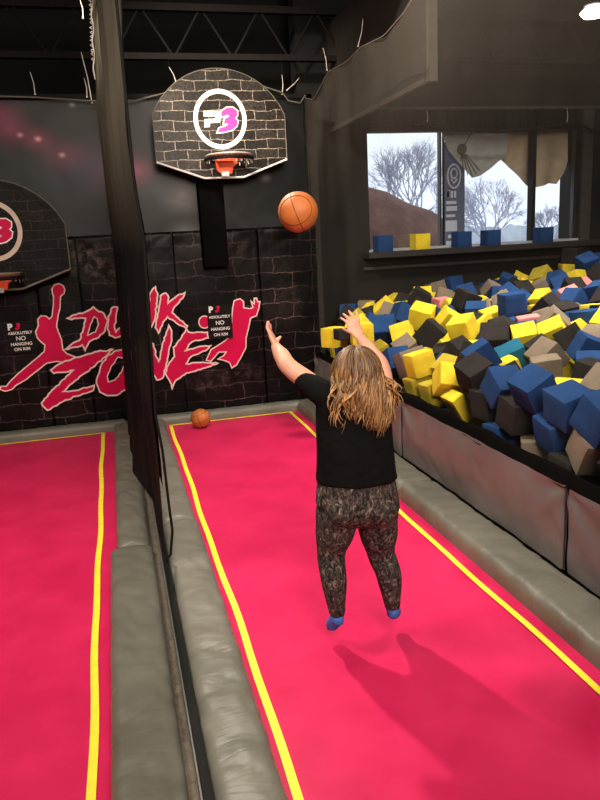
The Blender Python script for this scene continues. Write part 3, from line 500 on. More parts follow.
[7.324, 8.771, 1.247, -0.144, -0.921, -1.388, 1, "blue"],
[7.323, 9.119, 1.226, -0.116, 0.08, -1.571, 1, "charcoal"],
[7.328, 9.384, 1.249, 0.072, -0.064, 1.571, 1, "charcoal"],
[2.732, 2.645, 0.95, 1.571, 0.74, 1.571, 0, "charcoal"],
[2.528, 2.921, 1.164, -0.0, 0.0, 2.697, 1, "charcoal"],
[2.733, 3.155, 1.082, -0.521, 0.116, 1.505, 1, "blue"],
[2.842, 8.205, 0.956, -0.138, 0.42, 2.144, 2, "charcoal"],
[2.994, 8.98, 0.835, -1.085, -0.185, 1.986, 0, "charcoal"],
[2.958, 9.34, 0.888, 0.708, 0.691, -2.16, 1, "charcoal"],
[2.828, 2.627, 1.21, 0.003, -0.067, -1.623, 1, "charcoal"],
[2.975, 3.018, 0.923, -1.353, 1.018, 0.423, 3, "charcoal"],
[3.195, 3.297, 1.098, -0.309, 0.337, -1.928, 1, "charcoal"],
[2.979, 3.606, 0.994, 1.089, 0.626, 1.59, 2, "charcoal"],
[2.988, 3.889, 0.961, -1.4, 0.87, -2.093, 2, "charcoal"],
[2.999, 4.627, 0.986, 0.436, 0.933, -1.56, 1, "blue"],
[3.035, 4.858, 0.94, -0.357, -0.605, 1.462, 2, "charcoal"],
[2.976, 5.41, 0.865, -0.015, -0.03, -0.19, 0, "charcoal"],
[3.084, 7.862, 1.122, 0.434, 0.723, -3.001, 0, "charcoal"],
[3.064, 8.087, 1.072, 0.674, -0.276, -1.694, 2, "charcoal"],
[3.406, 3.126, 1.011, 0.065, -0.136, -1.781, 1, "charcoal"],
[3.456, 3.352, 0.966, -0.123, -0.074, -0.415, 0, "charcoal"],
[3.324, 3.585, 1.084, 0.674, -1.067, -0.148, 1, "charcoal"],
[3.257, 3.855, 0.851, 2.832, 0.717, -0.887, 1, "charcoal"],
[3.43, 4.069, 1.019, -0.894, 0.067, -1.884, 1, "charcoal"],
[3.425, 4.396, 0.825, 1.923, -1.028, 1.466, 2, "charcoal"],
[3.384, 4.764, 0.805, 1.438, -0.131, 1.056, 3, "charcoal"],
[3.28, 8.845, 1.134, -0.329, 0.282, 2.583, 1, "charcoal"],
[3.516, 3.668, 0.956, -0.388, -0.078, -0.947, 3, "blue"],
[3.65, 3.983, 1.132, 1.135, -0.579, -0.043, 1, "charcoal"],
[3.645, 4.259, 1.011, -1.712, -2.651, -0.18, 1, "charcoal"],
[3.349, 7.203, 0.961, 0.294, -1.826, -0.567, 1, "charcoal"],
[3.681, 8.771, 1.207, 0.006, -0.129, -1.475, 1, "yellow"],
[3.679, 3.482, 0.979, 0.125, -0.052, -2.546, 1, "charcoal"],
[4.111, 3.829, 1.032, -2.259, -0.015, 0.031, 1, "charcoal"],
[3.973, 4.264, 1.059, -0.689, -0.314, -3.067, 1, "charcoal"],
[3.853, 4.53, 1.072, 0.106, 0.676, -2.971, 1, "blue"],
[4.046, 4.879, 1.127, 0.663, -0.089, 2.866, 1, "blue"],
[3.941, 8.341, 1.169, -0.975, 0.457, 1.647, 0, "blue"],
[4.233, 4.274, 0.979, -2.513, -0.292, 1.843, 2, "charcoal"],
[4.146, 4.493, 1.058, -2.057, 0.156, -1.367, 2, "charcoal"],
[4.146, 5.041, 1.284, -1.207, 2.239, 1.181, 3, "blue"],
[4.354, 5.112, 1.088, -0.79, -0.398, -2.063, 2, "blue"],
[4.318, 7.181, 1.235, -0.033, 0.248, -2.085, 1, "blue"],
[4.241, 8.403, 1.25, -0.054, -1.456, 1.458, 0, "blue"],
[4.213, 8.754, 1.14, 0.712, -0.104, 2.179, 1, "charcoal"],
[4.231, 9.396, 1.274, 0.011, 0.798, 0.071, 1, "tan"],
[4.457, 4.12, 1.056, -0.989, 1.252, 0.458, 1, "blue"],
[4.385, 4.379, 1.059, 0.447, 0.077, 1.802, 2, "charcoal"],
[4.824, 5.026, 1.228, 1.415, 0.076, -3.059, 2, "blue"],
[4.532, 5.195, 1.235, 1.615, 0.153, -1.586, 1, "charcoal"],
[4.505, 6.516, 1.163, 1.12, 0.502, 3.069, 1, "charcoal"],
[4.615, 7.469, 1.197, -1.029, -0.75, -0.05, 3, "charcoal"],
[4.583, 7.73, 1.259, -0.582, -0.463, 1.912, 3, "ochre"],
[4.4, 8.137, 1.27, -1.666, -1.46, 0.672, 1, "charcoal"],
[4.505, 8.698, 1.223, 0.477, 1.643, 1.678, 0, "charcoal"],
[4.557, 8.98, 1.234, -0.612, -0.017, -1.425, 0, "ochre"],
[4.829, 4.412, 0.908, 1.402, 0.125, 2.749, 2, "charcoal"],
[4.823, 4.75, 1.204, 1.586, 1.859, -0.206, 1, "charcoal"],
[4.972, 5.237, 1.216, -2.492, -0.11, 1.772, 2, "charcoal"],
[5.03, 5.49, 1.196, 1.119, -0.132, 1.766, 1, "blue"],
[4.774, 5.938, 1.301, 0.135, 0.068, 2.966, 1, "blue"],
[4.79, 6.427, 1.017, -1.564, -0.129, -1.261, 2, "charcoal"],
[4.884, 8.982, 1.287, -0.019, 0.804, 2.521, 1, "charcoal"],
[5.14, 4.752, 1.217, -0.798, -0.515, -0.201, 1, "charcoal"],
[5.246, 5.287, 1.273, 2.17, -1.296, -0.238, 1, "blue"],
[5.274, 5.551, 1.29, 0.399, -1.481, -1.78, 1, "blue"],
[5.046, 5.781, 1.26, 0.775, -0.629, -0.374, 1, "charcoal"],
[5.155, 6.14, 1.187, -0.058, -0.686, 2.087, 2, "blue"],
[5.03, 7.891, 1.231, -0.293, 1.111, -2.786, 0, "charcoal"],
[5.186, 8.753, 1.295, -0.537, 0.071, -1.773, 2, "charcoal"],
[5.229, 9.128, 1.282, 1.023, -0.517, 2.581, 2, "charcoal"],
[5.562, 5.308, 1.234, -1.677, -0.073, -2.849, 1, "charcoal"],
[5.423, 5.909, 1.298, -0.769, -0.402, 2.015, 1, "charcoal"],
[5.514, 6.215, 1.28, 0.127, -0.089, -2.203, 1, "blue"],
[5.494, 6.555, 1.238, 1.701, -0.267, -0.104, 2, "blue"],
[5.801, 6.871, 1.272, 2.043, 2.157, 0.329, 2, "charcoal"],
[5.627, 7.071, 1.221, -0.395, 0.099, 1.564, 1, "charcoal"],
[5.53, 7.355, 1.209, -0.871, -0.173, -0.004, 1, "charcoal"],
[5.54, 7.623, 1.12, 0.561, 0.395, -1.037, 0, "charcoal"],
[5.493, 7.876, 1.14, -0.402, -0.09, 1.849, 2, "charcoal"],
[5.777, 5.454, 1.221, 0.054, -0.128, 2.116, 1, "charcoal"],
[5.894, 5.812, 1.217, 0.591, -2.386, 1.278, 2, "charcoal"],
[5.836, 5.99, 1.342, 0.171, 0.068, 0.317, 0, "charcoal"],
[5.724, 6.402, 1.267, -0.065, 0.072, 1.735, 0, "charcoal"],
[5.805, 6.649, 1.272, 0.351, 1.941, 1.789, 2, "charcoal"],
[5.852, 7.064, 1.322, -0.391, -0.851, 0.227, 2, "charcoal"],
[5.765, 7.297, 1.2, -0.146, 0.082, 1.522, 1, "blue"],
[5.792, 7.539, 1.205, 0.548, -0.26, -1.728, 2, "charcoal"],
[5.787, 7.753, 1.146, 1.896, -0.646, -0.048, 2, "charcoal"],
[5.586, 9.398, 1.369, 0.059, 1.324, -0.016, 2, "yellow"],
[6.093, 6.263, 1.364, -0.343, 0.625, -0.137, 1, "charcoal"],
[6.06, 6.565, 1.316, -0.522, -0.414, 1.342, 1, "blue"],
[6.029, 7.377, 1.267, -0.189, 0.588, 3.063, 1, "charcoal"],
[6.297, 9.404, 1.287, 1.72, 1.485, 0.15, 1, "blue"],
[6.406, 6.05, 1.283, 1.404, -0.236, 1.771, 1, "charcoal"],
[6.357, 6.248, 1.466, 0.842, -0.195, 0.125, 1, "blue"],
[6.417, 6.776, 1.369, -1.365, -2.884, -0.063, 1, "charcoal"],
[6.507, 7.211, 1.414, 1.302, 0.905, 0.353, 1, "blue"],
[6.104, 7.579, 1.474, -0.845, 0.637, 1.87, 1, "charcoal"],
[6.011, 7.776, 1.313, 0.432, -0.025, 0.318, 1, "charcoal"],
[6.373, 8.668, 1.467, -0.271, -0.424, 1.426, 0, "blue"],
[6.477, 9.03, 1.278, -0.15, 1.692, -1.838, 1, "charcoal"],
[6.631, 6.173, 1.33, 0.189, -0.113, 0.011, 1, "charcoal"],
[6.655, 6.699, 1.315, 0.82, -0.369, 2.91, 1, "charcoal"],
[6.768, 6.963, 1.41, -2.53, -0.031, 1.013, 1, "charcoal"],
[6.549, 7.359, 1.537, -0.775, 0.585, -0.367, 2, "blue"],
[6.504, 7.611, 1.415, -0.047, -0.374, 2.99, 1, "charcoal"],
[6.54, 7.885, 1.424, 0.982, -0.362, 1.608, 3, "charcoal"],
[6.687, 8.096, 1.519, -0.533, -0.544, -1.047, 2, "charcoal"],
[6.73, 8.36, 1.417, 0.5, -0.214, -2.888, 2, "charcoal"],
[6.634, 8.629, 1.53, 1.165, -0.736, 1.445, 1, "blue"],
[6.99, 6.863, 1.247, 0.42, -1.373, -2.647, 3, "charcoal"],
[7.058, 7.106, 1.42, -1.586, -0.725, -2.12, 1, "charcoal"],
[6.989, 7.511, 1.475, 2.058, 1.384, -0.28, 1, "blue"],
[6.806, 7.796, 1.52, -0.659, 0.432, 2.493, 1, "charcoal"],
[7.026, 8.137, 1.583, 0.143, 0.508, 0.455, 1, "charcoal"],
[6.967, 8.649, 1.468, -0.077, -0.059, -2.98, 3, "charcoal"],
[6.8, 8.899, 1.511, 1.403, 2.47, 0.648, 1, "charcoal"],
[7.039, 9.038, 1.538, 2.465, 0.11, 2.131, 2, "charcoal"],
[6.945, 9.363, 1.541, -0.313, -0.605, 0.0, 3, "charcoal"],
[7.226, 6.72, 1.474, -0.61, -3.109, -0.256, 1, "charcoal"],
[7.304, 6.898, 1.281, 0.12, -0.085, -0.088, 1, "charcoal"],
[7.132, 7.283, 1.563, -0.726, -0.027, -0.526, 1, "charcoal"],
[7.278, 7.811, 1.487, 0.463, 1.435, -0.818, 1, "charcoal"],
[7.321, 8.349, 1.616, -0.577, 0.262, -0.164, 0, "charcoal"],
[7.29, 8.596, 1.46, 0.65, -0.641, 1.571, 1, "charcoal"],
[7.294, 8.901, 1.456, 0.561, 0.733, 2.321, 1, "charcoal"],
[7.323, 9.191, 1.584, -1.492, 0.113, 0.005, 1, "charcoal"]]

# ------------------------------------------------------------ materials
def new_mat(name):
    m = bpy.data.materials.new(name); m.use_nodes = True
    nt = m.node_tree; b = nt.nodes['Principled BSDF']
    return m, nt, b
def N(nt, t, **k):
    n = nt.nodes.new(t)
    for a, v in k.items():
        if a.startswith('i_'): n.inputs[a[2:].replace('_', ' ')].default_value = v
        else: setattr(n, a, v)
    return n
def L(nt, a, b): nt.links.new(a, b)
def rgb(c): return (c[0], c[1], c[2], 1)
def ramp(nt, fac, stops):
    r = nt.nodes.new('ShaderNodeValToRGB'); L(nt, fac, r.inputs['Fac'])
    e = r.color_ramp.elements
    while len(e) < len(stops): e.new(.5)
    for q, (p, c) in zip(e, stops): q.position = p; q.color = rgb(c)
    return r.outputs['Color']
def ntex(nt, scale, detail=3, rough=.5, vec=None, dist=0):
    n = N(nt, 'ShaderNodeTexNoise'); n.inputs['Scale'].default_value = scale; n.inputs['Detail'].default_value = detail
    n.inputs['Roughness'].default_value = rough; n.inputs['Distortion'].default_value = dist
    if vec is None:
        tc = N(nt, 'ShaderNodeTexCoord'); vec = tc.outputs['Object']
    L(nt, vec, n.inputs['Vector']); return n.outputs['Fac']
def bump(nt, b, h, s=.3, d=.01):
    n = N(nt, 'ShaderNodeBump'); n.inputs['Strength'].default_value = s; n.inputs['Distance'].default_value = d
    L(nt, h, n.inputs['Height']); L(nt, n.outputs['Normal'], b.inputs['Normal'])
def simple(name, c, rough=.6, metal=0, var=.15, vs=8, bs=0, bscale=60, spec=.5, bd=.01):
    m, nt, b = new_mat(name)
    f = ntex(nt, vs)
    L(nt, ramp(nt, f, [(.3, [x*(1-var) for x in c]), (.7, [min(1, x*(1+var)) for x in c])]), b.inputs['Base Color'])
    b.inputs['Roughness'].default_value = rough; b.inputs['Metallic'].default_value = metal
    b.inputs['Specular IOR Level'].default_value = spec
    if bs: bump(nt, b, ntex(nt, bscale), bs, bd)
    return m
def emit(name, c, s):
    m, nt, b = new_mat(name); b.inputs['Base Color'].default_value = rgb(c)
    b.inputs['Emission Color'].default_value = rgb(c); b.inputs['Emission Strength'].default_value = s; return m

def brick(name, dark, light, mortar, w, h, ms, rough, patch_lo=.45, patch_hi=.7, mdim=.25, spec=.5, scuffs=()):
    m, nt, b = new_mat(name)
    tc = N(nt, 'ShaderNodeTexCoord')
    sp = N(nt, 'ShaderNodeSeparateXYZ'); L(nt, tc.outputs['Object'], sp.inputs[0])
    cb = N(nt, 'ShaderNodeCombineXYZ'); L(nt, sp.outputs['X'], cb.inputs[0]); L(nt, sp.outputs['Z'], cb.inputs[1])
    nz = N(nt, 'ShaderNodeTexNoise'); nz.inputs['Scale'].default_value = 5; nz.inputs['Detail'].default_value = 4
    L(nt, cb.outputs[0], nz.inputs['Vector'])
    sb = N(nt, 'ShaderNodeVectorMath', operation='SUBTRACT'); L(nt, nz.outputs['Color'], sb.inputs[0]); sb.inputs[1].default_value = (.5, .5, .5)
    sc = N(nt, 'ShaderNodeVectorMath', operation='SCALE'); L(nt, sb.outputs[0], sc.inputs[0]); sc.inputs['Scale'].default_value = h*.55
    ad = N(nt, 'ShaderNodeVectorMath', operation='ADD'); L(nt, cb.outputs[0], ad.inputs[0]); L(nt, sc.outputs[0], ad.inputs[1])
    bt = N(nt, 'ShaderNodeTexBrick'); L(nt, ad.outputs[0], bt.inputs['Vector'])
    bt.inputs['Scale'].default_value = 1; bt.inputs['Brick Width'].default_value = w; bt.inputs['Row Height'].default_value = h
    bt.inputs['Mortar Size'].default_value = ms; bt.inputs['Mortar Smooth'].default_value = .3
    bt.inputs['Color1'].default_value = rgb(dark); bt.inputs['Color2'].default_value = rgb(light)
    bt.inputs['Mortar'].default_value = rgb(mortar)
    bt.inputs['Mortar Smooth'].default_value = .6
    pn = ntex(nt, 1.1, 2, .5, cb.outputs[0]); fn = ntex(nt, 30, 5, .7, cb.outputs[0])
    # brick face grime
    g = N(nt, 'ShaderNodeMix', data_type='RGBA', blend_type='MULTIPLY'); g.inputs['Factor'].default_value = .8
    L(nt, bt.outputs['Color'], g.inputs['A']); L(nt, ramp(nt, fn, [(.36, (.15, .15, .15)), (.68, (1.9, 1.8, 1.75))]), g.inputs['B'])
    # patchy darkening
    g2 = N(nt, 'ShaderNodeMix', data_type='RGBA', blend_type='MULTIPLY'); g2.inputs['Factor'].default_value = 1
    L(nt, g.outputs['Result'], g2.inputs['A']); L(nt, ramp(nt, pn, [(patch_lo, (mdim,)*3), (patch_hi, (1.3, 1.3, 1.3))]), g2.inputs['B'])
    res = g2.outputs['Result']
    for (cx, cz, rx, rz, c) in scuffs:
        mp = N(nt, 'ShaderNodeMapping'); mp.vector_type = 'TEXTURE'; mp.inputs['Location'].default_value = (cx, 0, cz); mp.inputs['Scale'].default_value = (rx, 100, rz)
        L(nt, tc.outputs['Object'], mp.inputs['Vector']); gr_ = N(nt, 'ShaderNodeTexGradient'); gr_.gradient_type = 'QUADRATIC_SPHERE'; L(nt, mp.outputs[0], gr_.inputs[0])
        mu = N(nt, 'ShaderNodeMath', operation='MULTIPLY'); L(nt, gr_.outputs['Fac'], mu.inputs[0])
        n2 = ntex(nt, 9, 6, .75, cb.outputs[0]); rr_ = ramp(nt, n2, [(.46, (0, 0, 0)), (.62, (1, 1, 1))]); L(nt, rr_, mu.inputs[1])
        mx = N(nt, 'ShaderNodeMix', data_type='RGBA', blend_type='ADD'); L(nt, mu.outputs[0], mx.inputs['Factor']); L(nt, res, mx.inputs['A']); mx.inputs['B'].default_value = rgb(c); res = mx.outputs['Result']
    L(nt, res, b.inputs['Base Color'])
    b.inputs['Roughness'].default_value = rough; b.inputs['Specular IOR Level'].default_value = spec
    bump(nt, b, ntex(nt, 3, 2, .5, cb.outputs[0]), .3, .05)
    return m

M = {}
M['bed'] = None
m, nt, b = new_mat('trampoline_red')
f = ntex(nt, 2.2, 4, .6)
L(nt, ramp(nt, f, [(.3, (.53, .012, .078)), (.7, (.66, .022, .108))]), b.inputs['Base Color'])
b.inputs['Roughness'].default_value = .40; b.inputs['Specular IOR Level'].default_value = .16
bump(nt, b, ntex(nt, 500, 1), .15, .002); M['bed'] = m
M['yellow_line'] = simple('yellow_webbing', (.92, .80, .04), .6, var=.08, vs=20)
M['vinyl'] = None
m, nt, b = new_mat('grey_vinyl')
f = ntex(nt, 3, 4, .6)
L(nt, ramp(nt, f, [(.3, (.118, .114, .094)), (.7, (.172, .166, .138))]), b.inputs['Base Color'])
b.inputs['Roughness'].default_value = .45; b.inputs['Specular IOR Level'].default_value = .4
tc = N(nt, 'ShaderNodeTexCoord'); mp = N(nt, 'ShaderNodeMapping'); mp.inputs['Scale'].default_value = (2.5, 10, 2.5); L(nt, tc.outputs['Object'], mp.inputs['Vector'])
bump(nt, b, ntex(nt, 1, 3, .5, mp.outputs[0], 1.2), .35, .02); M['vinyl'] = m
m, nt, b = new_mat('grey_vinyl_wall')
f = ntex(nt, 1.6, 3, .5)
L(nt, ramp(nt, f, [(.3, (.105, .096, .092)), (.7, (.175, .158, .150))]), b.inputs['Base Color'])
b.inputs['Roughness'].default_value = .38
bump(nt, b, ntex(nt, 2.5, 2, .5), .5, .06); M['vinyl_wall'] = m
M['seam'] = simple('dark_seam', (.02, .02, .018), .8)
M['black'] = simple('matte_black', (.0055, .005, .005), .7, spec=.2)
M['net_black'] = simple('dull_black', (.0045, .004, .004), .95, spec=0)
M['black_gloss'] = simple('glossy_black', (.005, .005, .005), .4, spec=.3)
M['void'] = simple('dark_ceiling', (.0045, .0035, .0035), .9)
M['steel'] = simple('dark_joist_steel', (.010, .0075, .0075), .8, spec=.2)
M['concrete'] = simple('concrete', (.12, .10, .075), .9, var=.35, vs=40)
M['wall_dark'] = simple('dark_painted_wall', (.013, .012, .010), .7, var=.1, vs=2, spec=.25)
M['wall_side'] = simple('grey_painted_wall', (.014, .0125, .011), .7, var=.1, vs=2, spec=.25)
M['brick_board'] = brick('brick_print_board', (.018, .015, .013), (.050, .042, .036), (.42, .36, .30), .27, .108, .0055, .36, .30, .72, .40, .18, scuffs=[(.85, 3.90, .9, .65, (.50, .43, .34)), (1.7, 4.0, .6, .4, (.30, .26, .21)), (1.0, 3.3, .8, .4, (.26, .21, .18)), (2.0, 3.4, .5, .5, (.20, .17, .14))])
M['brick_board_dark'] = brick('brick_print_board_dark', (.007, .006, .006), (.016, .012, .012), (.055, .043, .04), .27, .108, .004, .5, .3, .7, .4, .12)
M['brick_pad'] = brick('brick_print_vinyl', (.004, .003, .003), (.013, .009, .009), (.11, .072, .075), .50, .20, .009, .42, .42, .76, .12, .16, scuffs=SCUFFS)
M['pink'] = simple('hot_pink_print', (.62, .003, .070), .5, var=.1, vs=3, spec=.15)
M['cream'] = simple('cream_print', (.85, .62, .58), .5, var=.05)
M['white'] = simple('white_print', (.85, .83, .80), .5, var=.03)
M['magenta'] = simple('magenta_print', (.50, .035, .32), .4, var=.05)
M['orange'] = simple('orange_painted_steel', (.85, .085, .02), .35, var=.1)
M['ball'] = simple('orange_basketball_rubber', (.52, .145, .03), .55, var=.15, vs=12, bs=.4, bscale=250, bd=.002)
M['rubber'] = simple('ball_seam', (.10, .03, .01), .7)
M['rope_white'] = simple('white_cord', (.75, .70, .62), .6)
M['rope_grey'] = simple('grey_rope', (.16, .14, .11), .7)
M['skin'] = simple('skin', (.70, .34, .24), .5, var=.06, vs=20)
M['shirt'] = simple('black_cotton', (.0045, .0045, .005), .9, var=.2, vs=10, bs=.6, bscale=9, spec=.12, bd=.03)
M['sock'] = simple('blue_sock', (.05, .16, .55), .85, var=.3, vs=60, bs=.3, bscale=200)
M['steel_light'] = simple('galvanised_steel', (.5, .5, .5), .4, metal=.8)
FC = dict(yellow=(.74, .56, .035), blue=(.016, .052, .16), charcoal=(.024, .021, .020), tan=(.20, .158, .118), pink=(.72, .24, .23), teal=(.015, .12, .20), ochre=(.42, .32, .03))
for k, c in FC.items():
    M['foam_'+k] = simple('foam_'+k, c, .95, var=.16, vs=5, bs=.5, bscale=90, spec=.12, bd=.006)

# leggings print
m, nt, b = new_mat('patterned_leggings')
tc = N(nt, 'ShaderNodeTexCoord'); mp = N(nt, 'ShaderNodeMapping'); mp.inputs['Scale'].default_value = (1, 1, .6); L(nt, tc.outputs['Object'], mp.inputs['Vector'])
f = ntex(nt, 42, 4, .6, mp.outputs[0], 1.5)
cr = nt.nodes.new('ShaderNodeValToRGB'); L(nt, f, cr.inputs['Fac']); cr.color_ramp.interpolation = 'EASE'
e = cr.color_ramp.elements
while len(e) < 4: e.new(.5)
for q, (p, c) in zip(e, [(.38, (.012, .011, .011)), (.48, (.04, .032, .030)), (.57, (.095, .076, .068)), (.69, (.28, .235, .205))]): q.position = p; q.color = rgb(c)
L(nt, cr.outputs['Color'], b.inputs['Base Color']); b.inputs['Roughness'].default_value = .8; b.inputs['Specular IOR Level'].default_value = .2
M['leggings'] = m
# hair: colour attribute set per strand
m, nt, b = new_mat('long_blond_brown_hair')
at = N(nt, 'ShaderNodeAttribute'); at.attribute_name = 'tone'
L(nt, ramp(nt, at.outputs['Fac'], [(0, (.045, .02, .008)), (.35, (.16, .075, .026)), (.7, (.38, .19, .065)), (1, (.70, .42, .17))]), b.inputs['Base Color'])
b.inputs['Roughness'].default_value = .45; M['hair'] = m
# nebula wall; the grey blobs include glare painted into the print
m, nt, b = new_mat('galaxy_print_wall')
tc = N(nt, 'ShaderNodeTexCoord')
f = ntex(nt, .9, 4, .6, tc.outputs['Object'])
base = ramp(nt, f, [(.35, (.003, .0034, .0038)), (.6, (.008, .0092, .010)), (.8, (.020, .022, .024))])
def blob(nt, base, cx, cz, r, c, vec):
    mp = N(nt, 'ShaderNodeMapping'); mp.vector_type = 'TEXTURE'; mp.inputs['Location'].default_value = (cx, 0, cz); mp.inputs['Scale'].default_value = (r*1.3, 100, r)
    L(nt, vec, mp.inputs['Vector']); g = N(nt, 'ShaderNodeTexGradient'); g.gradient_type = 'QUADRATIC_SPHERE'; L(nt, mp.outputs[0], g.inputs[0])
    mx = N(nt, 'ShaderNodeMix', data_type='RGBA', blend_type='ADD'); L(nt, g.outputs['Fac'], mx.inputs['Factor']); L(nt, base, mx.inputs['A']); mx.inputs['B'].default_value = rgb(c)
    return mx.outputs['Result']
for q in NEBULA_GLARE: base = blob(nt, base, *q, tc.outputs['Object'])
L(nt, base, b.inputs['Base Color']); b.inputs['Roughness'].default_value = .42; b.inputs['Specular IOR Level'].default_value = .3
bump(nt, b, ntex(nt, 1.5, 2), .3, .05); M['galaxy'] = m
# nets
def net_mat(name, c, alo, ahi, zlo, zhi, clo=None, rough=.8, graze=False):
    m, nt, b = new_mat(name)
    tc = N(nt, 'ShaderNodeTexCoord'); sp = N(nt, 'ShaderNodeSeparateXYZ'); L(nt, tc.outputs['Object'], sp.inputs[0])
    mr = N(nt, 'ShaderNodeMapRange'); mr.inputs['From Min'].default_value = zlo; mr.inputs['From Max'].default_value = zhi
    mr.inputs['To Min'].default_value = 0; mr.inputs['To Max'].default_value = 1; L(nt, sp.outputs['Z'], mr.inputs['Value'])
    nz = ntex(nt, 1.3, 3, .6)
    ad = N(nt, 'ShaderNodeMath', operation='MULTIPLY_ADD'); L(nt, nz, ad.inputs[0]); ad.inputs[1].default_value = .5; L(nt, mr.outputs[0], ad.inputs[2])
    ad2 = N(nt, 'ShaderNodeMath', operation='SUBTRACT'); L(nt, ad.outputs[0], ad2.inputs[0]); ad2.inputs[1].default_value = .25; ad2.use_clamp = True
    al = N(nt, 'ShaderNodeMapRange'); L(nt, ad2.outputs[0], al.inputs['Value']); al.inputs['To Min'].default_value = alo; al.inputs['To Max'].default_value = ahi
    if graze:
        # a knitted mesh closes up when looked at along its surface: opacity = 1-(1-a)^(1/cos)
        ge = N(nt, 'ShaderNodeNewGeometry'); dt = N(nt, 'ShaderNodeVectorMath', operation='DOT_PRODUCT'); L(nt, ge.outputs['Normal'], dt.inputs[0]); L(nt, ge.outputs['Incoming'], dt.inputs[1])
        ab = N(nt, 'ShaderNodeMath', operation='ABSOLUTE'); L(nt, dt.outputs['Value'], ab.inputs[0]); mxm = N(nt, 'ShaderNodeMath', operation='MAXIMUM'); L(nt, ab.outputs[0], mxm.inputs[0]); mxm.inputs[1].default_value = .05
        iv = N(nt, 'ShaderNodeMath', operation='DIVIDE'); iv.inputs[0].default_value = 1; L(nt, mxm.outputs[0], iv.inputs[1])
        om = N(nt, 'ShaderNodeMath', operation='SUBTRACT'); om.inputs[0].default_value = 1; L(nt, al.outputs[0], om.inputs[1])
        pw = N(nt, 'ShaderNodeMath', operation='POWER'); L(nt, om.outputs[0], pw.inputs[0]); L(nt, iv.outputs[0], pw.inputs[1])
        al = N(nt, 'ShaderNodeMath', operation='SUBTRACT'); al.inputs[0].default_value = 1; L(nt, pw.outputs[0], al.inputs[1])
    L(nt, al.outputs[0], b.inputs['Alpha'])
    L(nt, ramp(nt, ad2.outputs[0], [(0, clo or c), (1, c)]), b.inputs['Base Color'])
    b.inputs['Roughness'].default_value = rough; b.inputs['Specular IOR Level'].default_value = .1
    return m
M['net_pit'] = net_mat('fine_black_mesh_haze', (.13, .108, .088), .03, .42, 1.5, 3.4, (.09, .08, .07))  # paler and denser upward: lit haze painted into the mesh
M['net_lane'] = net_mat('bunched_black_mesh', (.12, .108, .082), .62, .70, 2.0, 3.1, (.006, .006, .006), graze=True)  # light painted in: olive as if lit up high, near black below
M['net_lane_thin'] = net_mat('thin_black_mesh', (.055, .05, .043), .40, .50, 2.2, 3.4, (.008, .008, .008), graze=True)  # second layer with the same painted lit-to-dark fade
M['net_wall'] = net_mat('back_wall_mesh', (.04, .04, .04), .06, .12, 2.5, 4, (.02, .02, .02))
# outside
M['snow_ground'] = simple('pale_winter_ground', (.60, .64, .70), .9, var=.1, vs=.2)
M['bark'] = simple('grey_bark', (.36, .36, .42), .9)
M['earth'] = simple('red_brown_earth', (.16, .085, .065), .95, var=.35, vs=1.2, bs=.5, bscale=3, bd=.2)
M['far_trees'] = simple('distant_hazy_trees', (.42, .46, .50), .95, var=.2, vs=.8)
M['banner'] = simple('slate_blue_banner', (.13, .15, .24), .7, var=.06)
M['banner_print'] = simple('pale_banner_print', (.62, .68, .80), .7, var=.06)
M['fan_cloth'] = simple('grey_ribbed_cloth', (.42, .43, .42), .85, var=.1)
M['tan_cloth'] = simple('tan_cloth', (.52, .42, .30), .85, var=.12)
M['glass'] = None
m, nt, b = new_mat('window_glass')
tr = N(nt, 'ShaderNodeBsdfTransparent'); gl = N(nt, 'ShaderNodeBsdfGlossy'); gl.inputs['Roughness'].default_value = .05
mx = N(nt, 'ShaderNodeMixShader'); mx.inputs[0].default_value = .04; L(nt, tr.outputs[0], mx.inputs[1]); L(nt, gl.outputs[0], mx.inputs[2])
L(nt, mx.outputs[0], nt.nodes['Material Output'].inputs['Surface']); M['glass'] = m

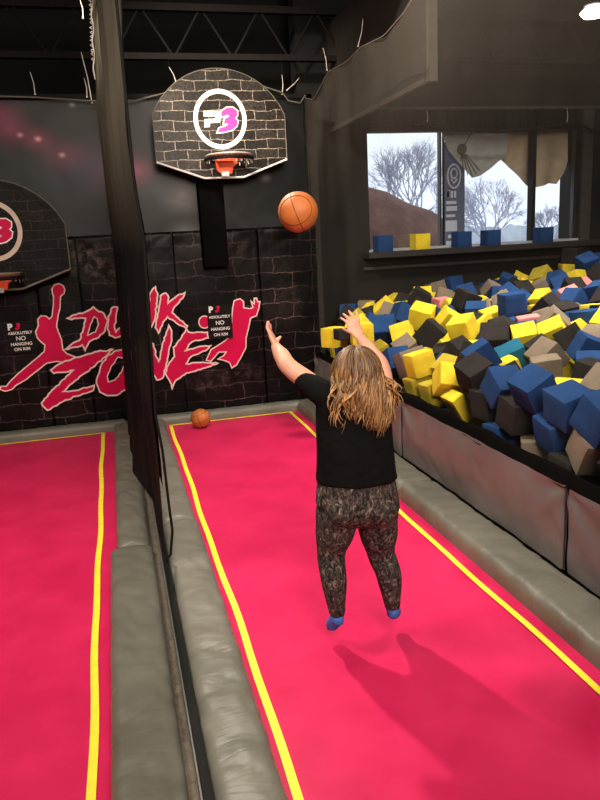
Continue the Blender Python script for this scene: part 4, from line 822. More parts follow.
# ------------------------------------------------------------ mesh helpers
class MB:
    def __init__(s): s.v = []; s.f = []; s.attr = []
    def add(s, vs, fs, a=None):
        o = len(s.v); s.v += [tuple(v) for v in vs]; s.f += [tuple(i+o for i in f) for f in fs]
        s.attr += (a if a is not None else [0.0]*len(vs)); return s
    def box(s, x0, x1, y0, y1, z0, z1):
        vs = [(x, y, z) for x in (x0, x1) for y in (y0, y1) for z in (z0, z1)]
        return s.add(vs, [(0, 1, 3, 2), (4, 6, 7, 5), (0, 4, 5, 1), (2, 3, 7, 6), (0, 2, 6, 4), (1, 5, 7, 3)])
    def tube(s, pts, r, n=8, caps=True, flat=1.0, side=None, attr=None):
        pts = [Vector(p) for p in pts]; k = len(pts)
        rs = r if isinstance(r, (list, tuple)) else [r]*k
        vs = []; at = []
        prev = None
        for i, p in enumerate(pts):
            t = (pts[min(i+1, k-1)]-pts[max(i-1, 0)]).normalized()
            ref = Vector(side) if side is not None else (prev if prev is not None else (Vector((0, 0, 1)) if abs(t.z) < .9 else Vector((1, 0, 0))))
            u = (ref - t*ref.dot(t))
            if u.length < 1e-5: u = t.orthogonal()
            u.normalize(); w = t.cross(u); prev = u
            for j in range(n):
                a = 2*PI*j/n; vs.append(p + u*math.cos(a)*rs[i] + w*math.sin(a)*rs[i]*flat)
                at.append(attr[i] if attr else 0.0)
        fs = [(i*n+j, i*n+(j+1) % n, (i+1)*n+(j+1) % n, (i+1)*n+j) for i in range(k-1) for j in range(n)]
        if caps: fs += [tuple(range(n-1, -1, -1)), tuple((k-1)*n+j for j in range(n))]
        return s.add(vs, fs, at)
    def rings(s, R, n=24):
        """R: list of (centre, vecU, vecV)"""
        vs = []
        for c, u, v in R:
            c = Vector(c); u = Vector(u); v = Vector(v)
            for j in range(n):
                a = 2*PI*j/n; vs.append(c+u*math.cos(a)+v*math.sin(a))
        k = len(R)
        fs = [(i*n+j, i*n+(j+1) % n, (i+1)*n+(j+1) % n, (i+1)*n+j) for i in range(k-1) for j in range(n)]
        fs += [tuple(range(n-1, -1, -1)), tuple((k-1)*n+j for j in range(n))]
        return s.add(vs, fs)
    def ball(s, c, r, n=16, m=10):
        c = Vector(c); rr = r if isinstance(r, (list, tuple)) else (r, r, r)
        R = []
        vs = []
        for i in range(m+1):
            ph = PI*i/m
            for j in range(n):
                a = 2*PI*j/n; q = max(math.sin(ph), 1e-3)
                vs.append(c+Vector((rr[0]*q*math.cos(a), rr[1]*q*math.sin(a), -rr[2]*math.cos(ph))))
        fs = [(i*n+j, i*n+(j+1) % n, (i+1)*n+(j+1) % n, (i+1)*n+j) for i in range(m) for j in range(n)]
        return s.add(vs, fs)
    def prism(s, xz, y0, y1):
        """outline in the x-z plane, extruded y0 (front) to y1"""
        n = len(xz)
        vs = [(p[0], y0, p[1]) for p in xz]+[(p[0], y1, p[1]) for p in xz]
        fs = [tuple(range(n)), tuple(range(2*n-1, n-1, -1))]+[(i, (i+1) % n, n+(i+1) % n, n+i) for i in range(n)]
        return s.add(vs, fs)
    def grid(s, P, nu, nv):
        vs = [P(i/(nu-1), j/(nv-1)) for i in range(nu) for j in range(nv)]
        fs = [(i*nv+j, (i+1)*nv+j, (i+1)*nv+j+1, i*nv+j+1) for i in range(nu-1) for j in range(nv-1)]
        return s.add(vs, fs)
    def build(s, name, mat, parent=None, smooth=True, bevel=0, recalc=True, auto=None):
        me = bpy.data.meshes.new(name)
        off = origin_of(parent)
        me.from_pydata([(v[0]-off.x, v[1]-off.y, v[2]-off.z) for v in s.v], [], s.f)
        if recalc:
            bm = bmesh.new(); bm.from_mesh(me)
            if bevel: 
                bmesh.ops.remove_doubles(bm, verts=bm.verts, dist=1e-5)
                bmesh.ops.bevel(bm, geom=list(bm.edges), offset=bevel, segments=2, affect='EDGES', profile=.6)
            bmesh.ops.recalc_face_normals(bm, faces=bm.faces); bm.to_mesh(me); bm.free()
        me.materials.append(mat)
        if smooth:
            me.polygons.foreach_set('use_smooth', [True]*len(me.polygons))
            me.set_sharp_from_angle(angle=math.radians(auto or 40))
        o = bpy.data.objects.new(name, me); col.objects.link(o)
        if parent is not None: o.parent = parent
        me.update(); return o
ORG = {}
def origin_of(p):
    v = Vector((0, 0, 0))
    while p is not None:
        v += Vector(p.location); p = p.parent
    return v
def empty(name, loc):
    o = bpy.data.objects.new(name, None); o.empty_display_size = .1; col.objects.link(o); o.location = loc; return o
def tag(o, label=None, cat=None, group=None, kind=None):
    if label: o['label'] = label
    if cat: o['category'] = cat
    if group: o['group'] = group
    if kind: o['kind'] = kind
    return o
def struct(name, mb, mat, smooth=False, label=None, **k):
    o = mb.build(name, mat, smooth=smooth, **k); o['kind'] = 'structure'
    if label: o['label'] = label
    return o
def evaluated_mesh(o):
    dg = bpy.context.evaluated_depsgraph_get(); dg.update()
    return bpy.data.meshes.new_from_object(o.evaluated_get(dg))
def fuse(name, mb, mat, parent, voxel, smooth=6, factor=.5):
    """weld overlapping lofts into one continuous skin"""
    o = mb.build(name, mat, parent)
    r = o.modifiers.new('r', 'REMESH'); r.mode = 'VOXEL'; r.voxel_size = voxel; r.use_smooth_shade = True
    if smooth:
        sm = o.modifiers.new('s', 'SMOOTH'); sm.iterations = smooth; sm.factor = factor
    me = evaluated_mesh(o); o.modifiers.clear(); old = o.data; o.data = me; me.name = name
    me.materials.clear(); me.materials.append(mat)
    me.polygons.foreach_set('use_smooth', [True]*len(me.polygons)); bpy.data.meshes.remove(old)
    return o
def flat_poly(name, outer, hole, y0, y1, mat, parent):
    """filled outline with an optional hole in an x-z plane"""
    cu = bpy.data.curves.new(name, 'CURVE'); cu.dimensions = '2D'; cu.fill_mode = 'BOTH'; cu.extrude = (y1-y0)/2
    for pts in [outer]+([hole] if hole else []):
        sp = cu.splines.new('POLY'); sp.points.add(len(pts)-1); sp.use_cyclic_u = True
        for q, p in zip(sp.points, pts): q.co = (p[0], p[1], 0, 1)
    o = bpy.data.objects.new(name, cu); col.objects.link(o)
    me = evaluated_mesh(o); bpy.data.objects.remove(o); bpy.data.curves.remove(cu)
    off = origin_of(parent)
    me.transform(Matrix.Translation((-off.x, (y0+y1)/2-off.y, -off.z)) @ Matrix.Rotation(PI/2, 4, 'X'))
    me.name = name; me.materials.clear(); me.materials.append(mat)
    o = bpy.data.objects.new(name, me); col.objects.link(o)
    if parent is not None: o.parent = parent
    return o
def ribbon(pts, w, y0, y1):
    """closed stroke of width w around an outline (x-z)"""
    mb = MB(); n = len(pts)
    inn = []; out = []
    for i in range(n):
        a = Vector(pts[i-1]); b = Vector(pts[i]); c = Vector(pts[(i+1) % n])
        d1 = (b-a).normalized() if (b-a).length > 1e-6 else Vector((1, 0)); d2 = (c-b).normalized() if (c-b).length > 1e-6 else d1
        n1 = Vector((-d1.y, d1.x)); n2 = Vector((-d2.y, d2.x)); m = (n1+n2)
        m = n1 if m.length < .3 else m.normalized()
        k = 1/max(.5, m.dot(n1)); inn.append(b-m*w/2*k); out.append(b+m*w/2*k)
    vs = []
    for y in (y0, y1):
        vs += [(p.x, y, p.y) for p in inn]+[(p.x, y, p.y) for p in out]
    fs = []
    for i in range(n):
        j = (i+1) % n
        fs += [(i, j, n+j, n+i), (2*n+i, 3*n+i, 3*n+j, 2*n+j), (n+i, n+j, 3*n+j, 3*n+i), (i, 2*n+i, 2*n+j, j)]
    return mb.add(vs, fs)
def text_mesh(name, body, x, z, y, size, mat, parent, align='CENTER', shear=0, bold=0, sx=1, rot=0):
    cu = bpy.data.curves.new(name, 'FONT'); cu.body = body; cu.size = size; cu.align_x = align; cu.align_y = 'CENTER'; cu.extrude = .001; cu.shear = shear; cu.offset = bold
    o = bpy.data.objects.new(name, cu); col.objects.link(o); me = evaluated_mesh(o); bpy.data.objects.remove(o); bpy.data.curves.remove(cu)
    off = origin_of(parent)
    me.transform(Matrix.Translation((x-off.x, y-off.y, z-off.z)) @ Matrix.Rotation(PI/2, 4, 'X') @ Matrix.Rotation(rot, 4, 'Z') @ Matrix.Diagonal((sx, 1, 1, 1)))
    me.name = name; me.materials.clear(); me.materials.append(mat); o = bpy.data.objects.new(name, me); col.objects.link(o)
    if parent is not None: o.parent = parent
    return o

# ------------------------------------------------------------ room shell
WALLY = 8.95; PADH = .12
struct('floor', MB().box(-4.6, 7.6, -3, 11, -.62, -.5), M['void'])
struct('ceiling', MB().box(-4.6, 7.6, -3, 11, 6.8, 6.9), M['void'])
struct('wall_left', MB().box(-4.75, -4.6, -3, 11, -.5, 6.8), M['void'])
struct('wall_right', MB().box(7.6, 7.75, -3, 11, -.5, 6.8), M['wall_dark'])
struct('wall_front', MB().box(-4.6, 7.6, -3.15, -3, -.5, 6.8), M['void'])
# galaxy-print wall behind the hoops, open and dark above its top edge
struct('wall_back', MB().box(-4.6, 2.62, 8.99, 9.12, -.5, 3.93), M['galaxy'])
struct('wall_void', MB().box(-4.6, 3.0, 10.9, 11, -.5, 6.8), M['void'])
struct('trim_1', MB().box(-4.6, 2.62, 8.95, 8.99, 3.90, 3.95), M['black'])
WY = 9.6; WX0, WX1, WZ0, WZ1 = 3.58, 6.92, 1.99, 3.60
w = MB(); w.box(2.62, WX0, WY, WY+.3, -.5, 3.98); w.box(WX1, 7.6, WY, WY+.3, -.5, 6.8); w.box(WX0, WX1, WY, WY+.3, -.5, WZ0-.06); w.box(WX0, WX1, WY, WY+.3, 3.9, 6.8)
struct('wall_window', w, M['wall_side'])
struct('wall_upper', MB().box(2.62, WX0, WY, WY+.3, 3.98, 6.8), M['void'])
struct('wall_return', MB().box(2.55, 2.66, 8.95, WY+.3, -.5, 3.96), M['wall_side'])
# ribbed dark header over the glass
h = MB(); h.box(WX0-.05, WX1+.05, WY+.02, WY+.25, WZ1, 3.9)
for i in range(26):
    x = WX0+.05+i*(WX1-WX0-.1)/25; h.box(x-.012, x+.012, WY-.02, WY+.03, WZ1+.02, 3.88)
struct('trim_2', h, M['black'])
struct('trim_3', MB().box(WX0-.1, 7.6, WY-.06, WY, 3.86, 3.90), simple('header_strip', (.06, .052, .045), .6))
struct('trim_7', MB().box(6.175, 6.225, WY+.0, WY+.14, WZ0, WZ1), M['black'])
struct('trim_4', MB().box(WX0-.12, 7.6, WY-.28, WY+.05, WZ0-.10, WZ0-.02), simple('sill_paint', (.022, .021, .021), .6))
struct('trim_5', MB().box(WX0-.12, 7.6, WY-.05, WY, 1.72, 1.76), simple('ledge_paint', (.06, .052, .046), .45))
struct('trim_6', MB().box(6.98, 7.15, WY-.05, WY, -.4, 3.9), simple('jamb_paint', (.055, .05, .045), .5))
struct('trim_8', MB().box(WX0-.02, WX1+.05, WY-.03, WY+.04, WZ0-.02, WZ0+.012), simple('pale_sill_strip', (.42, .43, .46), .5))
# window
for i, (a, c) in enumerate([(WX0, 4.70), (4.70, 6.20), (6.20, WX1)]):
    f = MB(); t = .014
    f.box(a, a+t, WY+.04, WY+.12, WZ0, WZ1); f.box(c-t, c, WY+.04, WY+.12, WZ0, WZ1)
    f.box(a+t, c-t, WY+.04, WY+.12, WZ0, WZ0+t); f.box(a+t, c-t, WY+.04, WY+.12, WZ1-t, WZ1)
    wf = struct('window_%d' % (i+1), f, simple('window_frame_%d' % i, (.03, .03, .035), .5))
    MB().box(a+t, c-t, WY+.075, WY+.08, WZ0+t, WZ1-t).build('window_pane', M['glass'], wf, smooth=False)

# roof joists with zigzag webs
def joist(x0, x1, y, zb, zt, label, step=.42):
    r = empty('roof_joist', ((x0+x1)/2, y, zb)); tag(r, label, 'joist', 'open web roof joists', None)
    MB().box(x0, x1, y-.05, y+.05, zt-.05, zt+.03).build('top_chord', M['steel'], r, smooth=False)
    MB().box(x0, x1, y-.05, y+.05, zb-.03, zb+.04).build('bottom_chord', M['steel'], r, smooth=False)
    m = MB(); n = int((x1-x0)/step)
    for i in range(n):
        a = x0+i*step; m.tube([(a, y, zb if i % 2 else zt), (a+step, y, zt if i % 2 else zb)], .014, 6)
    m.build('web', M['steel'], r)
    return r
joist(-4.4, 7.4, 9.25, 4.42, 4.98, 'dark steel roof joist with zigzag web, the low one above the hoops', .36)
joist(-4.4, 7.4, 6.6, 4.86, 5.4, 'dark steel roof joist nearer the viewer, at the top edge of view', .4)
# overhead box duct behind the pit net
d = empty('overhead_panel', (3.08, 8, 3.6)); tag(d, 'grey overhead bulkhead panel running out from the window wall', 'panel')
MB().box(3.05, 3.10, 6.5, 9.58, 3.60, 4.9).build('panel_body', simple('duct_paint', (.040, .034, .029), .7), d, smooth=False)
MB().box(3.03, 3.115, 6.44, 6.50, 3.57, 4.9).build('end_flange', simple('duct_flange', (.10, .086, .07), .6), d, smooth=False)
MB().box(3.015, 3.05, 6.52, 9.55, 3.57, 3.615).build('edge_strip', simple('duct_edge', (.10, .086, .07), .6), d, smooth=False)

# ceiling lamp at the upper right
lp = empty('bay_light', LAMP); tag(lp, 'glowing round white bay light hanging over the foam pit', 'light')
MB().rings([((LAMP[0], LAMP[1], LAMP[2]+.02), (.10, 0, 0), (0, .10, 0)), ((LAMP[0], LAMP[1], LAMP[2]-.05), (.17, 0, 0), (0, .17, 0)), ((LAMP[0], LAMP[1], LAMP[2]-.10), (.13, 0, 0), (0, .13, 0))]).build('lamp_lens', emit('lamp_glow', (1, .96, .85), 14), lp)
MB().rings([((LAMP[0], LAMP[1], LAMP[2]+.30), (.07, 0, 0), (0, .07, 0)), ((LAMP[0], LAMP[1], LAMP[2]+.2), (.12, 0, 0), (0, .12, 0)), ((LAMP[0], LAMP[1], LAMP[2]+.03), (.13, 0, 0), (0, .13, 0))]).build('housing', M['steel'], lp)
MB().tube([(LAMP[0], LAMP[1], LAMP[2]+.3), (LAMP[0], LAMP[1], 6.8)], .01, 6).build('hanger_cord', M['black'], lp)

# ------------------------------------------------------------ trampoline lanes
def bed(x0, x1, y0, y1, label, ins=.065, lx0=None, lx1=None):
    r = empty('trampoline_bed', ((x0+x1)/2, (y0+y1)/2, 0)); tag(r, label, 'trampoline')
    g = MB()
    g.grid(lambda u, v: (x0+(x1-x0)*u, y0+(y1-y0)*v, -.012*math.sin(PI*u)*math.sin(PI*v)), 12, 40)
    g.build('mat', M['bed'], r)
    def line(pts, nm='boundary_line'):
        m = MB(); k = len(pts); vs = []
        for i, (x, y) in enumerate(pts):
            a = Vector(pts[max(i-1, 0)]); b = Vector(pts[min(i+1, k-1)]); d = (b-a).normalized(); n = Vector((-d.y, d.x))*.020
            vs += [(x-n.x, y-n.y, .006), (x+n.x, y+n.y, .006)]
        m.add(vs, [(2*i, 2*i+1, 2*i+3, 2*i+2) for i in range(k-1)]).build(nm, M['yellow_line'], r, recalc=False)
    ly = 8.66; a = lx0 if lx0 is not None else x0+ins; b = lx1 if lx1 is not None else x1-ins
    def wob(x, y, s): return x+.006*math.sin(y*2.1+s)+.004*math.sin(y*5.3+s*2)
    for s, x in ((0, a), (2, b)):
        line([(wob(x, y0+.1+(ly-y0-.1)*i/60, s), y0+.1+(ly-y0-.1)*i/60) for i in range(61)])
    line([(a-.02, ly), (b+.02, ly)])
    return r
bed(.40, 2.20, -.6, 8.80, 'hot pink trampoline lane under the jumping person, yellow boundary lines', lx0=.507, lx1=2.056)
R_BED_LINES = None
bed(-1.98, -.18, -.6, 8.80, 'hot pink trampoline lane left of the divider net, yellow boundary line', lx0=-1.85, lx1=-.315)

def pad(x0, x1, y0, y1, z1, label, cat='pad', nm='edge_pad', group=None, wr=.010, seed=0, front='both', z0=-.02, axis='y'):
    """soft padded cushion with rounded long edges and creases across it"""
    r = min(.05, (x1-x0)*.3) if axis == 'y' else min(.05, (y1-y0)*.3)
    W = (x1-x0) if axis == 'y' else (y1-y0); Lg = (y1-y0) if axis == 'y' else (x1-x0)
    prof = [(0, z0), (0, z1-r)]
    for i in range(1, 5): a = PI/2*i/4; prof.append((r-r*math.cos(a), z1-r+r*math.sin(a)))
    for i in range(1, 12): prof.append((r+(W-2*r)*i/12, z1))
    for i in range(0, 5): a = PI/2*i/4; prof.append((W-r+r*math.sin(a), z1-r+r*math.cos(a)))
    prof.append((W, z0))
    nl = max(8, int(Lg/.035)); vs = []; k = len(prof)
    for j in range(nl+1):
        t = j/nl; endr = min(1, min(t, 1-t)*Lg/.05); er = math.sqrt(max(0, 1-(1-endr)**2))
        for (a, z) in prof:
            u = a/W
            c = noise.noise(Vector((u*1.2+seed, t*Lg*4.5+seed*3+u*.8, 0)))
            c2 = noise.noise(Vector((u*3+seed*2, t*Lg*11+u*2.0, 5)))
            top = 1 if z > z0+.01 else 0
            puff = .012*math.sin(PI*u)+wr*(-(1-min(1, abs(c)*3.2))**2*1.3+.6*c2)
            zz = z+(puff-(1-er)*.03)*top
            aa = a+(.006*c if top and 0 < u < 1 else 0)
            p = (x0+aa, y0+t*Lg, zz) if axis == 'y' else (x0+t*Lg, y0+aa, zz)
            vs.append(p)
    fs = [(j*k+i, j*k+i+1, (j+1)*k+i+1, (j+1)*k+i) for j in range(nl) for i in range(k-1)]
    fs += [tuple(range(k)), tuple(nl*k+i for i in range(k-1, -1, -1))]
    o = MB().add(vs, fs).build(nm, M['vinyl'], auto=60); tag(o, label, cat, group); return o
# cushions between the lanes, either side of the gap
pad(-.225, .075, -.6, 4.86, PADH, 'long creased grey pad left of the divider gap, in the foreground', seed=1)
pad(-.18, .06, 4.875, 8.62, PADH, 'shorter grey pad left of the divider net, reaching the wall pads', seed=2)
pad(.165, .445, -.6, 5.22, PADH, 'long creased grey pad right of the divider gap, in the foreground', seed=3)
pad(.165, .435, 5.235, 8.62, PADH, 'shorter grey pad between divider net and lane with person, near wall', seed=4)
pad(-4.4, -.02, 8.72, 8.93, .10, 'grey pad along the foot of the wall behind the left lane', seed=5, axis='x', wr=.004)
pad(.16, 2.50, 8.72, 8.93, .10, 'grey pad along the foot of the wall behind the loose basketball', seed=6, axis='x', wr=.004)
pad(2.165, 2.50, -.6, 5.28, .13, 'grey ledge pad along the foam pit wall, nearer one in the foreground', seed=7, wr=.008)
pad(2.165, 2.50, 5.295, 8.70, .13, 'grey ledge pad along the foam pit wall, farther one past the person', seed=8, wr=.008)
pad(-2.5, -2.0, -.6, 8.70, PADH, 'grey pad on the far left side of the left lane', seed=9)
# gap floor: rough strip, steel edge and black rail
g = MB(); g.grid(lambda u, v: (.055+.065*u, -.5+9.2*v, .035+.008*noise.noise(Vector((u*3, v*200, 0)))), 5, 200)
tag(g.build('divider_strip', M['concrete']), 'rough brown strip down in the gap between the divider pads', 'strip')
tag(MB().box(.118, .128, -.5, 8.7, -.02, .085).build('divider_plate', simple('plate', (.14, .15, .15), .5), smooth=False), 'thin grey plate edge beside the black divider rail', 'plate')
tag(MB().box(.126, .168, -.5, 8.65, .02, .112).build('divider_rail', M['black'], bevel=.006), 'black rail running between the two divider pads', 'rail')
tag(MB().box(-2.0, 2.5, -.75, -.6, -.5, .12).build('platform_edge', M['vinyl'], bevel=.02), 'padded platform edge at the near end of both lanes', 'platform')

# pit wall: padded panels
def pit_panel(y0, y1, label, seed):
    r = empty('pit_wall_pad', (2.5, (y0+y1)/2, .1)); tag(r, label, 'wall pad')
    ny = int((y1-y0)/.03)
    def P(u, v):
        y = y0+(y1-y0)*u; z = .135+.545*v
        e = min(u, 1-u)*(y1-y0)
        x = 2.505-.035*min(1, math.sin(PI*min(1, e/.03)/2))*math.sin(PI*(.10+.80*v))**.5
        # gathers fanning out from the upper corners
        for (cy, s) in ((y0, 1), (y1, -1)):
            dy = (y-cy)*s; dz = .68-z; ang = math.atan2(dz, dy+.02); rad = math.hypot(dy, dz)
            x -= .016*math.sin(ang*7+seed)*math.exp(-rad/.42)*min(1, rad/.1)
        x += .014*noise.noise(Vector((y*2.2+seed, z*3, 0)))+.006*noise.noise(Vector((y*7+seed, z*7, 3)))
        return (x, y, z)
    MB().grid(P, ny, 24).build('padded_face', M['vinyl_wall'], r, auto=70)
    MB().box(2.52, 2.58, y0, y1, -.3, .67).build('backing_board', M['black'], r, smooth=False)
    MB().tube([(2.49, y0+.004, .145), (2.49, y0+.004, .67)], .006, 6).build('seam', M['seam'], r)
pit_panel(-.6, 3.43, 'grey padded pit wall panel at the right edge, nearest one', 1)
pit_panel(3.44, 5.94, 'grey padded pit wall panel in the middle, right of the person', 2.3)
pit_panel(5.95, 8.93, 'grey padded pit wall panel behind the person, running to the wall', 3.1)
# black mesh collar along the pit wall's top
def P(u, v):
    y = -.5+9.4*u; a = v*1.0
    x = 2.488+.10*a; z = .665+.075*math.sin(a*PI*.75)
    n = noise.noise(Vector((y*3, a*2, 1)))
    return (x+.012*n, y, z+.022*n)
tag(MB().grid(P, 300, 8).build('pit_edge_netting', M['net_black'], auto=80), 'bunched black mesh collar along the top of the pit wall', 'netting')
struct('floor_pit', MB().box(2.6, 7.6, -.5, 9.6, -.5, -.4), M['void'])

# ------------------------------------------------------------ back wall: brick-print pads and graphic
xs = [-4.5, -3.3, -2.1, -.89, -.39, .75, 1.82, 2.60]
def wall_pad(x0, x1, z0, z1, label, seed):
    nx = 41; nz = 50
    def P(u, v):
        u = u+.155*math.sin(2*PI*u)*-1; v = v-.10*math.sin(2*PI*v)
        x = x0+(x1-x0)*u; z = z0+(z1-z0)*v; e = min(u, 1-u)*(x1-x0); ez = min(v, 1-v)*(z1-z0)
        y = 8.985-.04*min(1, max(0, e)/.010)**.5*min(1, max(0, ez)/.03)**.5-.008*math.sin(PI*u)
        top = max(0, (v-.86)/.14)
        y -= .030*top*abs(noise.noise(Vector((x*4+seed, z*5, 0))))+.005*noise.noise(Vector((x*3+seed, z*3, 2)))
        return (x, y, z)
    o = MB().grid(P, nx, nz).build('wall_pad', M['brick_pad'], auto=60); tag(o, label, 'wall pad')
names = ['brick-print wall pad at far left of the left lane, outermost', 'brick-print wall pad left of the lower hoop', 'brick-print wall pad behind the lower left hoop',
 'narrow brick-print wall pad behind the dunking silhouette', 'brick-print wall pad behind the divider net and middle letters', 'brick-print wall pad behind the catching silhouette and right sign',
 'brick-print wall pad at the right end, beside the foam pit']
for i in range(7): wall_pad(xs[i]+.002, xs[i+1]-.002, .05, 2.37, names[i], i*3.7)

gr = empty('wall_graphic', (0, 8.92, 1.2)); tag(gr, 'hot pink DUNK ZONE graffiti lettering with two player silhouettes on brick wall', 'sign')
def rough(pts, amp, step=.035, seed=0):
    out = []; n = len(pts)
    for i in range(n):
        a = Vector(pts[i]); b = Vector(pts[(i+1) % n]); d = b-a; k = max(1, int(d.length/step)); nn = Vector((-d.y, d.x)).normalized() if d.length > 1e-6 else Vector((0, 0))
        for j in range(k):
            p = a+d*j/k
            if j: p = p+nn*amp*random.uniform(-1, 1)
            out.append((p.x, p.y))
    return out
order = list(MURAL.items())
for i, (k, (outer, hole)) in enumerate(order):
    nm = k.split('.')[0]; lt = nm.startswith('letter')
    o = rough(outer, .009 if lt else .002, .03); h = rough(hole, .006, .03) if hole else None
    y = 8.905-.0012*i
    p = flat_poly(nm, o, h, y, y+.001, M['pink'], gr)
    if k == 'player_dunking': p['label'] = 'pink silhouette leaping with a ball held overhead'
    if k == 'player_catching': p['label'] = 'pink silhouette with raised open hand'
    rb = ribbon(o, .019 if lt else .015, y-.0006, y+.0004)
    if h:
        r2 = ribbon(h, .014, y-.0006, y+.0004); rb.add(r2.v, r2.f)
    rb.build(nm+'_outline', M['cream'], p, smooth=False, recalc=False)['label'] = 'cream outline'

def split_islands(o, parent):
    me = o.data; n = len(me.vertices); par = list(range(n))
    def find(i):
        while par[i] != i: par[i] = par[par[i]]; i = par[i]
        return i
    for e in me.edges: par[find(e.vertices[0])] = find(e.vertices[1])
    # glyph front, back and rim share no vertices: join islands whose x-z boxes touch
    isl = {}
    for v in me.vertices: isl.setdefault(find(v.index), []).append(v.index)
    box = {k: [min(me.vertices[i].co.x for i in l), max(me.vertices[i].co.x for i in l)] for k, l in isl.items()}
    groups = []
    for k in sorted(isl, key=lambda k: box[k][0]):
        if groups and box[k][0] < groups[-1][1]-.0008: groups[-1][0].append(k); groups[-1][1] = max(groups[-1][1], box[k][1])
        else: groups.append([[k], box[k][1]])
    for ks, _ in groups:
        ids = [i for k in ks for i in isl[k]]; mp_ = {i: j for j, i in enumerate(ids)}
        m2 = bpy.data.meshes.new('letter'); m2.from_pydata([me.vertices[i].co[:] for i in ids], [], [[mp_[i] for i in p.vertices] for p in me.polygons if p.vertices[0] in mp_])
        m2.materials.append(me.materials[0]); q = bpy.data.objects.new('letter', m2); col.objects.link(q); q.parent = parent
    bpy.data.objects.remove(o)
def rim_sign(q, label):
    x0 = min(p[0] for p in q); x1 = max(p[0] for p in q); z0 = min(p[1] for p in q)+.01; z1 = max(p[1] for p in q)-.01; cx = (x0+x1)/2; wd = .31
    r = empty('rim_warning_sign', (cx, 8.88, (z0+z1)/2)); tag(r, label, 'sign')
    MB().box(cx-wd/2, cx+wd/2, 8.875, 8.888, z0, z1).build('panel', M['black'], r, smooth=False)
    H = z1-z0
    text_mesh('logo_letter', 'P', cx-.105, z1-.05, 8.871, .10, M['white'], r, bold=.006)
    text_mesh('logo_numeral', '3', cx-.025, z1-.05, 8.871, .10, M['pink'], r, shear=.3, bold=.006)
    os_ = [text_mesh('lettering', s, cx, z1-H*zf, 8.871, sz, M['white'], r, bold=.001) for s, zf, sz in (('ABSOLUTELY', .34, .046), ('NO', .52, .07), ('HANGING', .70, .052), ('ON RIM', .87, .052))]
    for o in os_: split_islands(o, r)
rim_sign(SIGNL, 'black ABSOLUTELY NO HANGING ON RIM sign left of the leaping silhouette')
rim_sign(SIGNR, 'black ABSOLUTELY NO HANGING ON RIM sign beside the catching silhouette')

